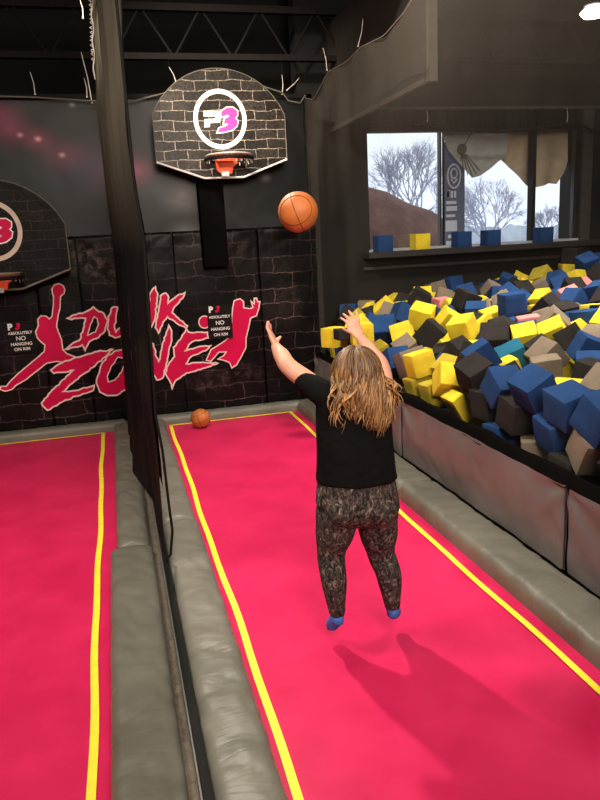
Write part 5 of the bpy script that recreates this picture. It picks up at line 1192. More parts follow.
# ------------------------------------------------------------ backboards
def fan(cx, zb, lo, side_lo, side_hi, top, hw, n=28, rside=0):
    pts = [(cx-lo, zb), (cx+lo, zb), (cx+hw, side_lo), (cx+hw, side_hi)]
    s = top-side_hi; R = (hw*hw+s*s)/(2*s); cz = top-R; a0 = math.asin(hw/R) if s < hw else PI/2
    for i in range(1, n): a = a0-2*a0*i/n; pts.append((cx+R*math.sin(a), cz+R*math.cos(a)))
    pts += [(cx-hw, side_hi), (cx-hw, side_lo)]; return pts, (cx, cz, R, a0)
def backboard(cx, zb, Y, label, mat, trim, ringw, three, rimz, netmat, hw=.775, full=True, side=(.2, .70), top=1.21):
    r = empty('backboard', (cx, Y+.2, zb)); tag(r, label, 'hoop')
    pts, arc = fan(cx, zb, .235, zb+side[0], zb+side[1], zb+top, hw)
    MB().prism(pts, Y, Y+.04).build('board', mat, r, smooth=False)
    m = MB(); m.tube([(cx-hw, Y-.004, zb+side[0]), (cx-.235, Y-.004, zb+.01), (cx+.235, Y-.004, zb+.01), (cx+hw, Y-.004, zb+side[0])], .012, 8)
    m.build('lower_trim', trim, r)
    up = [(p[0], Y-.002, p[1]) for p in pts[2:]]; MB().tube(up, .006, 6).build('upper_trim', M['rope_grey'], r)
    zc = zb+.66; vs = []; n = 56
    for i in range(n):
        a = 2*PI*i/n
        for q in (.262, .312): vs.append((cx+q*math.cos(a), Y-.005, zc+q*1.06*math.sin(a)))
    MB().add(vs, [(2*i, 2*i+1, (2*i+3) % (2*n), (2*i+2) % (2*n)) for i in range(n)]).build('ring', ringw, r, smooth=False, recalc=False)
    dx = cx-1.408; dz = zc-3.615
    Pp = [(x+dx, z+dz) for x, z in LOGOP]; T = [(x+dx, z+dz) for x, z in LOGO3]
    flat_poly('logo_letter', Pp, None, Y-.006, Y-.004, M['white'], r)
    rb = ribbon(T, .040, Y-.007, Y-.005); rb.build('logo_outline', M['white'], r, smooth=False, recalc=False)
    o3 = flat_poly('logo_numeral', T, None, Y-.010, Y-.008, three, r); ribbon(T, .012, Y-.0105, Y-.0085).build('logo_numeral_edge', three, o3, smooth=False, recalc=False)
    ribbon(Pp, .012, Y-.0065, Y-.0045).build('logo_letter_edge', M['white'], r, smooth=False, recalc=False)
    # rim, bracket, gathered net
    rz = rimz; ry = Y-.30; R = .235
    k = empty('tmp', (0, 0, 0)); bpy.data.objects.remove(k)
    rim = MB(); rim.tube([(cx+.02+R*math.sin(2*PI*i/32), ry+R*math.cos(2*PI*i/32), rz) for i in range(33)], .011, 8, caps=False)
    rm = rim.build('rim', M['orange'], r)
    b = MB(); b.prism([(cx-.11, rz-.015), (cx-.09, rz-.13), (cx-.05, rz-.17), (cx+.08, rz-.17), (cx+.10, rz-.10), (cx+.20, rz-.015)], Y-.09, Y-.01)
    b.box(cx-.10, cx+.10, Y-.16, Y-.06, rz-.035, rz-.01); b.build('bracket', M['orange'], r, smooth=False)
    MB().box(cx-.045, cx+.045, Y-.10, Y-.09, rz-.20, rz-.145).build('bracket_plate', M['steel_light'], r, smooth=False)
    m = MB(); n = 24
    for i in range(n):
        a = 2*PI*i/n; b2 = 2*PI*(i+.5)/n; b3 = 2*PI*(i+1)/n
        P1 = (cx+.02+R*math.sin(a), ry+R*math.cos(a), rz+.008); P2 = (cx+.02+(R+.025)*math.sin(b2), ry+(R+.025)*math.cos(b2), rz-.055+random.uniform(-.015, .02)); P3 = (cx+.02+R*math.sin(b3), ry+R*math.cos(b3), rz+.008)
        m.tube([P1, P2, P3], .006, 5)
        m.tube([P2, (P2[0], P2[1], P2[2]-random.uniform(.0, .03))], .006, 5)
    m.tube([(cx+.02+(R+.02)*math.sin(2*PI*i/32), ry+(R+.02)*math.cos(2*PI*i/32), rz+.012) for i in range(33)], .008, 6, caps=False)
    m.build('net', netmat, rm)
    m2 = MB(); m2.tube([(cx+.02+(R+.03)*math.sin(2*PI*i/32), ry+(R+.03)*math.cos(2*PI*i/32), rz-.03) for i in range(33)], .022, 6, caps=False)
    m2.build('net_cord', M['black'], rm)
    s = MB(); s.box(cx-.10, cx+.10, Y+.04, 8.94, zb+.05, zb+.6); s.build('mounting_arm', M['black'], r, smooth=False)
    return r
backboard(1.40, 2.945, 8.60, 'fan-shaped brick-print backboard with white ring, the higher hoop above the lane', M['brick_board'], M['white'], emit('white_print_glow', (.9, .87, .82), .25), M['magenta'], 3.16, M['rope_white'])  # white ring print has a faint glow added to look brightly lit
backboard(-1.235, 1.80, 8.60, 'dark fan-shaped backboard at the left edge, the lower hoop', M['brick_board_dark'], M['rope_grey'], simple('cream_ring', (.62, .50, .40), .5), M['pink'], 1.985, M['rope_grey'])
tag(MB().box(1.10, 1.40, 8.72, 8.93, 1.92, 3.2).build('hoop_post', M['net_black'], bevel=.01, smooth=False), 'black padded post under the higher backboard', 'post')

# ------------------------------------------------------------ nets
def curve_at(C, z):
    C = sorted(C, key=lambda p: p[1])
    if z <= C[0][1]: return C[0][0]
    for a, b in zip(C, C[1:]):
        if z <= b[1]: return a[0]+(b[0]-a[0])*(z-a[1])/(b[1]-a[1])
    return C[-1][0]
FAR = [(.11, 4.86), (.063, 4.25), (.026, 3.73), (.029, 2.75), (.048, 2.30), (.017, 1.245), (.01, .38), (.0, .06)]
NEAR = [(.212, 3.58), (.20, 4.6), (.184, 3.26), (.167, 2.88), (.179, 2.54), (.203, 2.24), (.179, 1.69), (.151, 1.14), (.16, .905), (.153, .49), (.14, .128)]
dn = empty('divider_net', (.1, 6.5, .12)); tag(dn, 'tall bunched black divider net hanging between the two lanes', 'net')
def P(u, v):
    z = .135+4.7*v; y = 8.7+(4.5-8.7)*u
    bot = max(0, 1-z/.9)
    ub = min(1, max(0, (u-.52)/.22)); ub = ub*ub*(3-2*ub); ue = u*(1-bot)+ub*bot
    x = (curve_at(FAR, z)-.02*bot)*(1-ue)+curve_at(NEAR, z)*ue
    x += (1-.8*bot)*(.022*math.sin(u*34+.8*math.sin(z*1.3))+.012*math.sin(u*71+z*.8))*math.sin(PI*min(1, max(0, u)))**.4
    x -= .0
    return (x, y, z)
MB().grid(P, 160, 60).build('net_panel', M['net_lane'], dn, auto=90)
m = MB(); m.tube([(curve_at(FAR, z)-.012-.010*math.sin(z*23), 8.69, z) for z in [4.05+.03*i for i in range(28)]], .008, 6); 
for i in range(14):
    z = 4.25+i*.045+random.uniform(-.008, .008); x = curve_at(FAR, z); m.tube([(x-.02, 8.69, z), (x-.034-random.uniform(0, .012), 8.68, z+.012), (x-.018, 8.69, z+.026)], .007, 5)
m.build('edge_lacing', M['rope_white'], dn)
st = [(.184, 3.05), (.184, 2.54), (.206, 2.24), (.19, 1.69), (.172, 1.14), (.194, .90), (.200, .55), (.207, .34), (.18, .17), (.14, .13)]
MB().tube([(x, 4.48, z) for x, z in [(.19, 4.6), (.185, 3.7)]+st], .009, 8).build('edge_rope', M['black'], dn)
# hanging panel edge: second thin layer near the viewer
def P(u, v):
    z = .6+4.0*v; y = 4.5+(8.2-4.5)*u
    return (curve_at(NEAR, z)+.012+.010*math.sin(u*20+z), y, z)
MB().grid(P, 40, 20).build('thin_panel', M['net_lane_thin'], dn, auto=90)

# foam pit net, hung from a sagging rope under the joists
HEM = [(8.93, 3.90), (8.53, 3.80), (7.93, 3.975), (7.25, 3.93), (6.88, 3.96), (6.26, 3.90), (5.8, 3.96), (5.4, 4.08), (4.9, 4.25), (4.2, 4.2), (3.4, 4.25), (2.6, 4.2), (1.4, 4.3)]
def hem(y):
    for a, b in zip(HEM, HEM[1:]):
        if y >= b[0]: t = (a[0]-y)/(a[0]-b[0]); return a[1]+(b[1]-a[1])*t
    return HEM[-1][1]
pn = empty('foam_pit_net', (2.53, 5, .8)); tag(pn, 'sheer dark safety net hanging in front of foam pit and window', 'net')
def P(u, v):
    y = 8.93+(1.4-8.93)*u; z0 = .74; z = z0+(hem(y)-z0)*v
    return (2.53+.02*math.sin(y*6+z*.4)*v+.01*math.sin(y*13), y, z)
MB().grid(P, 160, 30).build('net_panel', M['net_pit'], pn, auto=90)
m = MB(); m.tube([(2.52, 8.93-7.53*i/80, hem(8.93-7.53*i/80)) for i in range(81)], .005, 6); m.build('hem_rope', M['rope_grey'], pn)
MB().tube([(2.50, 8.9, 3.9-.14*i+.0) if i % 2 == 0 else (2.515, 8.9, 3.9-.14*i) for i in range(18)], .010, 6).build('corner_rope', M['black'], pn)
# short mesh header hanging in front of the back wall
bn = empty('wall_top_net', (-1, 8.88, 3.9)); tag(bn, 'thin net hem strung along the top of the back wall', 'net')
BH = [(-4.4, 3.92), (-1.6, 3.93), (-.6, 3.90), (0, 3.86), (.45, 3.86), (.96, 3.98), (2.0, 4.02), (2.23, 3.95), (2.30, 3.86), (2.45, 3.83), (2.52, 3.92)]
MB().tube([(x, 8.88, z) for x, z in BH], .009, 6).build('hem_rope', M['rope_grey'], bn)
# window-side rope hem with valance of mesh
wh = empty('window_net', (5, 9.4, 3.7)); tag(wh, 'black rope hem sagging across the top of the window', 'net')
RP = [(2.7, 3.74), (3.3, 3.66), (3.65, 3.68), (4.0, 3.70), (4.43, 3.68), (4.9, 3.60), (5.5, 3.56), (6.1, 3.60), (6.65, 3.66), (6.75, 3.68), (7.0, 3.56), (7.5, 3.50)]
MB().tube([(x, 9.42, z-.02) for x, z in RP], .022, 8).build('hem_rope', M['black'], wh)
# cable ties
tl = ['white cable tie hanging over the left lane, leftmost', 'long white cable tie just left of the divider net', 'short white cable tie beside the long one at the divider net', 'white cable tie at the upper left of the higher backboard',
 'white cable tie upright right of the higher backboard', 'white cable tie slanting right of the higher backboard', 'white cable tie holding the pit net near the back corner', 'white cable tie holding the pit net under the joist',
 'white cable tie hanging at the left of the window header', 'white cable tie hanging at the right of the window header', 'white cord end at the top beside the divider net']
for (a, b), l in zip(TIES, tl):
    a = Vector(a); b = Vector(b); mid = (a+b)/2+Vector((.012, 0, 0))
    d = (a-b); m = MB(); m.tube([b, mid, a], [.006, .005, .0035], 6); m.ball(b, .011, 8, 6)
    tag(m.build('cable_tie', M['rope_white']), l, 'cable tie', 'white ties holding up the nets')
    top = 4.42 if a.y > 8.7 and a.z < 4.4 and a.x < 3 else a.z
    if top > a.z+.02:
        tag(MB().tube([a, (a.x, a.y, top)], .003, 5).build('hanging_cord', M['black']), l.replace('white cable tie', 'thin black cord above the tie'), 'cord')

# ------------------------------------------------------------ basketballs
def basketball(c, label, seed, r=.12):
    e = empty('basketball', (c[0], c[1], c[2])); tag(e, label, 'ball')
    MB().ball(c, r, 40, 24).build('sphere', M['ball'], e, auto=180)
    m = MB(); q = r+.0004; rot = Euler((seed, seed*1.7, seed*.6)).to_matrix()
    def loop(f): m.tube([Vector(c)+rot@Vector(f(2*PI*i/48)) for i in range(49)], .0022, 5, caps=False)
    loop(lambda a: (q*math.cos(a), q*math.sin(a), 0)); loop(lambda a: (0, q*math.cos(a), q*math.sin(a)))
    for s in (-1, 1):
        def f(a, s=s):
            v = Vector((s*(.72+.22*math.cos(2*a)*.5), math.cos(a)*.8, math.sin(a)*.8)); return v.normalized()*q
        loop(f)
    m.build('seams', M['rubber'], e)
basketball((.86, 8.40, .118), 'orange basketball resting on the lane by the back wall', .7, .118)
basketball((1.135, 4.28, 2.362), 'orange basketball in mid-air above the person', 1.9, .122)

# ------------------------------------------------------------ window sill foam blocks
def block(c, s, rot, color, nm='foam_cube'):
    m = MB().box(-s[0]/2, s[0]/2, -s[1]/2, s[1]/2, -s[2]/2, s[2]/2)
    o = m.build(nm, M['foam_'+color], smooth=True, bevel=.008); o.location = c; o.rotation_euler = rot; return o
sl = [('blue', 'dark blue foam cube on window sill, leftmost one'), ('yellow', 'yellow foam cube standing on the window sill'), ('blue', 'dark blue foam cube on sill under the window banner'), ('blue', 'blue foam cube on sill, right of the banner'), ('blue', 'dark blue foam cube on sill, rightmost beside the mullion')]
for (cx, cy, cz), (c, l) in zip(SILLC, sl):
    tag(block((cx, WY-.15, WZ0-.02+.11), (.225, .2, .22), (0, 0, .05), c), l, 'foam cube', 'foam cubes on the window sill')

# ------------------------------------------------------------ foam pit cubes
protos = {}
def proto_mesh(s, color, v):
    k = (s, color, v)
    if k not in protos:
        rnd = random.Random(hash(str(k)) & 0xffff)
        bm = bmesh.new(); bmesh.ops.create_cube(bm, size=1)
        for q in bm.verts: q.co = Vector((q.co.x*s[0], q.co.y*s[1], q.co.z*s[2]))
        bmesh.ops.bevel(bm, geom=list(bm.edges), offset=.009, segments=2, affect='EDGES', profile=.6)
        bmesh.ops.subdivide_edges(bm, edges=[e for e in bm.edges if e.calc_length() > .1], cuts=3, use_grid_fill=True)
        sd = rnd.uniform(0, 50)
        for q in bm.verts:
            n = noise.noise_vector(q.co*7+Vector((sd, 0, 0))); q.co += n*.007
        me = bpy.data.meshes.new('foam_cube'); bm.to_mesh(me); bm.free(); me.materials.append(M['foam_'+color])
        me.polygons.foreach_set('use_smooth', [True]*len(me.polygons)); me.set_sharp_from_angle(angle=math.radians(30)); protos[k] = me
    return protos[k]
for i, (x, y, z, a, b_, c_, s, color, label) in enumerate(CUBES):
    s3 = SIZES[s]; o = bpy.data.objects.new('foam_cube', proto_mesh(s3, color, i % 3)); col.objects.link(o)
    o.location = (x, y, z); o.rotation_euler = (a, b_, c_); tag(o, label, 'foam cube', 'foam cubes heaped in the pit')
restm = {}
acc = MB(); bycol = {}
allm = bpy.data.meshes.new('foam_cubes_rest'); bm = bmesh.new(); cl = list(FC)
for (x, y, z, a, b_, c_, s, color) in REST:
    s3 = SIZES[s]; mt = Matrix.Translation((x, y, z)) @ Euler((a, b_, c_)).to_matrix().to_4x4() @ Matrix.Diagonal((*s3, 1))
    r = bmesh.ops.create_cube(bm, size=1, matrix=mt)
    for f in {f for v in r['verts'] for f in v.link_faces}: f.material_index = cl.index(color)
bm.to_mesh(allm); bm.free()
for k in cl: allm.materials.append(M['foam_'+k])
o = bpy.data.objects.new('foam_cubes_rest', allm); col.objects.link(o); tag(o, 'deeper layer of mixed foam cubes showing between the top cubes', 'foam cube', kind='stuff'); o['group'] = 'foam cubes heaped in the pit'
# filler under the heap
def P(u, v):
    x = 2.6+4.95*u; y = -.3+9.85*v; return (x, y, .46+.1*u)
tag(MB().grid(P, 10, 10).build('pit_bed', M['black']), 'dark base under the foam cubes in the pit', 'pit base')

# ------------------------------------------------------------ person
J_ = {k: Vector(v) for k, v in J.items()}
pr = empty('person', (1.14, 3.36, .06)); tag(pr, 'person seen from behind in black T-shirt and patterned leggings, arms raised, jumping', 'person')
def sh(x): return -.15*(x-1.135)     # the shoulders and hips drop slightly to the right
def tor(z, cx, hx, hy, cy=3.35): return ((cx, cy, z), (hx, 0, -.15*hx), (0, hy, 0))
body = MB()
body.rings([tor(.74, 1.135, .17, .12), tor(.80, 1.137, .215, .145, 3.345), tor(.92, 1.137, .205, .138, 3.35), tor(1.05, 1.135, .195, .13, 3.35), tor(1.2, 1.133, .195, .125), tor(1.32, 1.133, .19, .115), tor(1.385, 1.133, .165, .10, 3.345), tor(1.42, 1.135, .10, .075, 3.345)])
def limb(mb, pts, rs, n=16, flat=1.0):
    # densify with smooth radius
    P = []; R = []
    for i in range(len(pts)-1):
        for t in (0, .25, .5, .75):
            p0 = Vector(pts[max(i-1, 0)]); p1 = Vector(pts[i]); p2 = Vector(pts[i+1]); p3 = Vector(pts[min(i+2, len(pts)-1)])
            q = .5*((2*p1)+(p2-p0)*t+(2*p0-5*p1+4*p2-p3)*t*t+(3*p1-p0-3*p2+p3)*t**3)
            P.append(q); s = t*t*(3-2*t); R.append(rs[i]*(1-s)+rs[i+1]*s)
    P.append(Vector(pts[-1])); R.append(rs[-1]); mb.tube(P, R, n, flat=flat)
    mb.ball(P[0], R[0]*.97, 12, 8); mb.ball(P[-1], R[-1]*.97, 12, 8)
# neck and head, looking up at the ball
hd = J_['hd']+Vector((-.002, .01, .012))
limb(body, [(1.14, 3.345, 1.36), (1.148, 3.35, 1.43), hd+Vector((-.002, -.005, -.05))], [.065, .055, .056])
body.ball(hd, (.078, .095, .105), 24, 16)
body.ball(hd+Vector((0, .045, -.045)), (.055, .055, .055), 16, 12)
body.tube([hd+Vector((0, .09, .015)), hd+Vector((0, .113, -.012)), hd+Vector((0, .092, -.022))], [.008, .014, .008], 10)
body.ball(hd+Vector((0, .098, -.052)), (.022, .008, .008), 10, 8)
for s in (-1, 1):
    body.ball(hd+Vector((s*.079, .0, -.01)), (.010, .020, .030), 10, 8)
# arms
shL = J_['shL']+Vector((.02, 0, -.02)); shR = J_['shR']+Vector((-.02, 0, .01))
aL = [shL, J_['elL']*.45+shL*.55, J_['elL'], J_['elL']*.5+J_['wrL']*.5, J_['wrL']]
limb(body, aL, [.058, .053, .047, .044, .028])
aR = [shR, J_['elR']*.45+shR*.55, J_['elR'], J_['elR']*.5+J_['wrR']*.5, J_['wrR']]
limb(body, aR, [.058, .054, .050, .045, .029])
# legs under the leggings
def leg(mb, s, g, foot=True):
    if s < 0: hp = (1.028, 3.35, .78); kn = (.988, 3.385, .525); cf = (.985, 3.345, .40); an = (.993, 3.335, .205)
    else: hp = (1.240, 3.35, .745); kn = (1.278, 3.385, .475); cf = (1.303, 3.345, .37); an = (1.317, 3.335, .185)
    th = tuple((a*.55+b*.45) for a, b in zip(hp, kn))
    limb(mb, [hp, th, kn, cf, an], [.116+g, .100+g, .070+g, .064+g, .037+g*1.2])
    return Vector(an)
anL = leg(body, -1, -.006); anR = leg(body, 1, -.006)
def foot(mb, an, toe, g):
    an = Vector(an); toe = Vector(toe); d = (toe-an)
    mb.tube([an+Vector((0, 0, .04)), an+Vector((0, -.004, -.01)), an+d*.35+Vector((0, -.006, 0)), an+d*.65, an+d*.9, an+d*1.0], [.034+g, .036+g, .037+g, .038+g, .030+g, .016+g], 14, side=(1, 0, 0), flat=.8)
    mb.ball(an+Vector((0, -.018, -.030)), (.029+g, .026+g, .032+g), 12, 8)
toeL = J_['toL']+Vector((0, .03, .005)); toeR = J_['toR']+Vector((-.002, .03, .005))
foot(body, anL, toeL, -.004); foot(body, anR, toeR, -.004)
# hands: palm, four fingers with knuckle bends, thumb
def finger(mb, a, b, c, r):
    mid = (Vector(a)+Vector(b))/2
    mb.tube([a, mid, b, (Vector(b)+Vector(c))/2, c], [r*1.05, r, r*.97, r*.9, r*.72], 10); mb.ball(c, r*.74, 10, 6); mb.ball(b, r*1.0, 10, 6)
for q in ('paR', 'kn1', 'kn2', 'kn3', 'kn4', 't1', 't2', 't3', 't4', 'thR0', 'thR'): J_[q] = J_['wrR']+(J_[q]-J_['wrR'])*1.08
pal = J_['paR']; wr = J_['wrR']
body.rings([(wr, (.027, 0, 0), (0, .020, 0)), (wr*.5+pal*.5, (.034, 0, .006), (0, .017, 0)), (pal+Vector((0, .0, .0)), (.040, 0, .004), (0, .014, 0)), (pal+Vector((-.004, .004, .024)), (.040, 0, .002), (0, .012, 0)), (pal+Vector((-.004, .006, .034)), (.036, 0, .0), (0, .009, 0))], 16)
for i, r in ((1, .0082), (2, .0092), (3, .0094), (4, .0088)):
    k = J_['kn%d' % i]; t = J_['t%d' % i]; mid = (k+t)/2+Vector((0, -.004, .002)); finger(body, k+(k-t)*.25, mid, t+Vector((0, .004, 0)), r)
finger(body, J_['thR0']+Vector((.008, 0, -.008)), (J_['thR0']+J_['thR'])/2+Vector((0, -.003, -.002)), J_['thR'], .0088)
# left hand: seen edge-on, fingers pointing up and forward, thumb out to the right
pal = J_['paL']; wr = J_['wrL']; tip = J_['tipL']
ax = (tip-wr).normalized(); fw = Vector((.35, .93, 0)); fw = (fw-ax*fw.dot(ax)).normalized(); th_ = ax.cross(fw)
body.rings([(wr, fw*.024, th_*.019), (wr*.5+pal*.5, fw*.032, th_*.017), (pal, fw*.038, th_*.016), (pal+ax*.022, fw*.038, th_*.013), (pal+ax*.030, fw*.034, th_*.010)], 16)
for i, (o_, ln) in enumerate(((-.028, .052), (-.010, .064), (.009, .068), (.027, .058))):
    a = pal+ax*.02+fw*o_; b_ = a+ax*ln*.5+th_*.002; c_ = a+ax*ln+fw*(o_*.12)-th_*.010; finger(body, a, b_, c_, .0094)
finger(body, wr*.6+pal*.4+Vector((.012, 0, 0)), J_['thL']*.5+(wr*.4+pal*.6)*.5+Vector((.004, 0, 0)), J_['thL']+Vector((-.003, 0, .006)), .0108)
bd_ = fuse('body', body, M['skin'], pr, .0042, 5, .5)
# eyes
for s in (-1, 1):
    MB().ball(hd+Vector((s*.030, .086, .012)), .010, 10, 8).build('eye', M['white'], pr); 
# T-shirt
sm = MB()
sm.rings([((1.137, 3.345, .947), (.223, 0, -.010), (0, .163, 0)), ((1.137, 3.345, .965), (.222, 0, -.018), (0, .162, 0)), tor(1.0, 1.137, .216, .158, 3.345), tor(1.10, 1.136, .209, .150, 3.345), tor(1.2, 1.134, .206, .142), tor(1.30, 1.133, .203, .130), tor(1.36, 1.133, .192, .120, 3.345), tor(1.405, 1.135, .150, .095, 3.345), tor(1.435, 1.138, .085, .075, 3.345)], 40)
slL = J_['slL']; slR = shR+(J_['elR']-shR)*.38
limb(sm, [shL+Vector((.06, 0, -.05)), shL+Vector((0, 0, 0)), slL+Vector((.01, 0, .008))], [.085, .072, .058])
limb(sm, [shR+Vector((-.06, 0, -.03)), shR, slR], [.085, .072, .058])
fuse('t_shirt', sm, M['shirt'], pr, .009, 6, .6)['label'] = 'black short-sleeved T-shirt'
# leggings
lg = MB()
lg.rings([tor(.70, 1.137, .13, .10, 3.35), tor(.75, 1.137, .205, .142, 3.345), tor(.80, 1.138, .231, .162, 3.342), tor(.86, 1.138, .226, .158, 3.345), tor(.93, 1.137, .214, .154, 3.345), tor(1.01, 1.137, .203, .148, 3.345)], 36)
for s in (-1, 1):
    leg(lg, s, .008)
    lg.ball((1.135+s*.095, 3.285, .80-s*.015), (.105, .095, .10), 18, 12)
fuse('leggings', lg, M['leggings'], pr, .008, 6, .6)['label'] = 'black and beige mottled leggings'
for an, t, nm in ((anL, toeL, 'l'), (anR, toeR, 'r')):
    sk = MB(); foot(sk, an+Vector((0, 0, -.012)), t, .004); fuse('sock', sk, M['sock'], pr, .005, 3)['label'] = 'bright blue sock'

# long loose wavy hair
rnd = random.Random(5); hm = MB()
cap = MB(); 
vs = []; n = 28; mrow = 14
for i in range(mrow+1):
    ph = PI*.70*i/mrow
    for j in range(n):
        a = 2*PI*j/n; p = Vector((math.sin(ph)*math.cos(a)*.104, math.sin(ph)*math.sin(a)*.118, math.cos(ph)*.128))
        if p.y > .055: p.y = .055+(p.y-.055)*.25
        vs.append(hd+p+Vector((0, -.012, .008)))
fs = [(i*n+j, i*n+(j+1) % n, (i+1)*n+(j+1) % n, (i+1)*n+j) for i in range(mrow) for j in range(n)]
hm.add(vs, fs, [.25]*len(vs))
def scalp(a, ph, k=1.0):
    return hd+Vector((math.sin(ph)*math.cos(a)*.110*k, math.sin(ph)*math.sin(a)*.122*k-.012, math.cos(ph)*.134*k+.010))
def lock(a, ph, end, r, tone, wave, k=22):
    end = Vector(end)
    # follow the skull from the root to its side, then fall
    a1 = -PI/2+max(-1.35, min(1.35, (a+PI/2)))*.9 if abs(a+PI/2) < 2.2 else a
    C = []
    for s in (0, .33, .66, 1):
        p_ = ph+(1.62-ph)*s; C.append(scalp(a+(a1-a)*s, p_, 1.0+.05*s+lift[0]))
    last = C[-1]
    for s in (.3, .65, 1):
        q = last.lerp(end, s); q.y -= .016*math.sin(PI*s); C.append(q)
    pts = []; ats = []; rr = []; ph0 = rnd.uniform(0, 6.28); fr = rnd.uniform(9, 15)
    for s in range(k):
        t = s/(k-1)*(len(C)-1); i = min(int(t), len(C)-2); f = t-i
        A, B, Cc, Dd = C[max(i-1, 0)], C[i], C[i+1], C[min(i+2, len(C)-1)]
        q = .5*((2*B)+(Cc-A)*f+(2*A-5*B+4*Cc-Dd)*f*f+(3*B-A-3*Cc+Dd)*f**3)
        g = s/(k-1); amp = wave*max(0, g-.25)
        q += Vector((math.sin(ph0+g*fr)*amp, math.cos(ph0+g*fr*.9)*amp*.7, 0)); pts.append(q)
        ats.append(max(0, min(1, tone+.45*(g-.45)+.06*math.sin(ph0*3+g*11)))); rr.append(r*(.8+.45*math.sin(PI*min(1, g*1.1)))*(1 if g < .82 else max(.1, (1-g)/.18)))
    hm.tube(pts, rr, 6, attr=ats, flat=.7)
lift = [0]
for i in range(520):
    a = rnd.uniform(-PI-.15, .15) if i % 6 else rnd.uniform(-PI, PI)
    ph = rnd.uniform(.03, 1.35); lift[0] = rnd.uniform(0, .10)
    side = math.cos(a)*math.sin(min(ph+.5, 1.57))
    ex = 1.178+side*.115+rnd.gauss(0, .028)
    clump = math.sin(ex*95+1.3)*.018
    low = 1.215+.8*abs(ex-1.235)**1.15+abs(rnd.gauss(0, .05))+clump
    ez = min(low, 1.42); ey = 3.195+abs(ex-1.17)*.25+rnd.uniform(-.015, .035)
    lock(a, ph, (ex, ey, ez), rnd.uniform(.005, .0095), rnd.uniform(.08, .62), rnd.uniform(.015, .05))
for ex, ez in ((.975, 1.37), (.985, 1.33), (.99, 1.42), (1.0, 1.29), (1.345, 1.44), (1.355, 1.41), (1.335, 1.35), (1.02, 1.27), (1.325, 1.31), (1.045, 1.26)):
    for q in range(3): lift[0] = .08; lock(PI if ex < 1.15 else 0, 1.2, (ex+rnd.uniform(-.012, .012), 3.22, ez+rnd.uniform(-.02, .02)), .005, rnd.uniform(.3, .6), .05)
hr = hm.build('hair', M['hair'], pr, auto=180, recalc=False); hr['label'] = 'long loose wavy blond-brown hair'
at = hr.data.attributes.new('tone', 'FLOAT', 'POINT'); at.data.foreach_set('value', hm.attr)

# ------------------------------------------------------------ outside the window
tag(MB().box(-60, 120, 11.5, 160, -.3, -.1).build('winter_ground', M['snow_ground'], smooth=False), kind='structure')
def tree(x, y, h, spread, label, seed, lean=0):
    rn = random.Random(seed); r = empty('bare_tree', (x, y, 0)); tag(r, label, 'tree')
    tr = MB(); br = MB()
    top = h*.34
    tr.tube([(x, y, -.1), (x+lean*.3, y, top*.6), (x+lean*.5, y, top)], [.15, .12, .10], 8); tr.build('trunk', M['bark'], r)
    def grow(p, d, ln, rad, dep):
        q = p+d*ln; mid = (p+q)/2+Vector((rn.uniform(-1, 1), 0, rn.uniform(-1, 1)))*ln*.07
        br.tube([p, mid, q], [rad, rad*.85, rad*.65], 5, caps=False)
        if dep == 0: return
        for i in range(3 if dep > 1 else 4):
            ang = rn.uniform(-.75, .75); az = rn.uniform(-.6, .6)
            nd = Vector((d.x*math.cos(ang)+d.z*math.sin(ang), d.y+az*.5, d.z*math.cos(ang)-d.x*math.sin(ang)+.10)).normalized()
            grow(p+(q-p)*rn.uniform(.55, 1), nd, ln*rn.uniform(.62, .82), rad*.62, dep-1)
    for i in range(5):
        a = (i-2)*.42*spread; grow(Vector((x+lean*.5, y, top*.9)), Vector((math.sin(a), rn.uniform(-.3, .3), math.cos(a))).normalized(), h*.22, .05, 5)
    br.build('branches', M['bark'], r)
tree(10.6, 24, 6.0, .85, 'tall bare winter tree outside, left window pane', 3)
tree(16.95, 30, 5.0, 1.0, 'smaller bare tree outside, behind the middle window pane', 8)
tree(22.4, 33, 3.8, .9, 'bare tree outside the narrow right window pane', 12)
# red-brown bank outside at the left
BANK = [(3.5, 3.9), (3.42, 4.8), (3.34, 5.46), (3.27, 5.77), (3.15, 6.18), (2.86, 6.78), (2.69, 7.28), (2.45, 7.61), (2.16, 7.76), (1.84, 7.84), (1.2, 7.95), (-.1, 8.1)]
def P(u, v):
    x = 3.9+4.2*u; y = 14.5+2.0*v; top = -.1
    for (za, xa), (zb, xb) in zip(BANK, BANK[1:]):
        if xa <= x <= xb: top = za+(zb-za)*(x-xa)/(xb-xa)
    return (x, y, -.1+(top+.1)*math.sin(PI*(.0+1.0*v))**.4+.03*noise.noise(Vector((x*2, y*2, 0))))
tag(MB().grid(P, 60, 21).build('earth_bank', M['earth'], auto=80), 'reddish brown earth bank outside the left window pane', 'bank')
def P(u, v):
    x = 10+70*u; return (x, 62+v, -.1+(2.5+1.0*noise.noise(Vector((x*.25, 0, 0)))+.4*noise.noise(Vector((x*1.3, 2, 0))))*v)
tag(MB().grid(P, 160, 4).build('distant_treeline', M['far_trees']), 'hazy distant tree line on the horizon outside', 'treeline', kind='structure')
def bush(c, R, label):
    rn = random.Random(2); m = MB()
    for i in range(260):
        d = Vector((rn.gauss(0, 1), rn.gauss(0, 1), rn.gauss(0, 1))).normalized()*rn.uniform(.4, 1); p = Vector(c)+Vector((d.x*R[0], d.y*R[1], d.z*R[2]))
        m.tube([p, p+Vector((rn.uniform(-.3, .3), 0, rn.uniform(.1, .5)))], [.07, .01], 4)
    tag(m.build('evergreen_shrub', simple('grey_green', (.20, .25, .26), .9)), label, 'shrub')
bush((24.5, 31, 1.4), (2.0, 1, .9), 'grey green shrub outside the narrow right window pane')
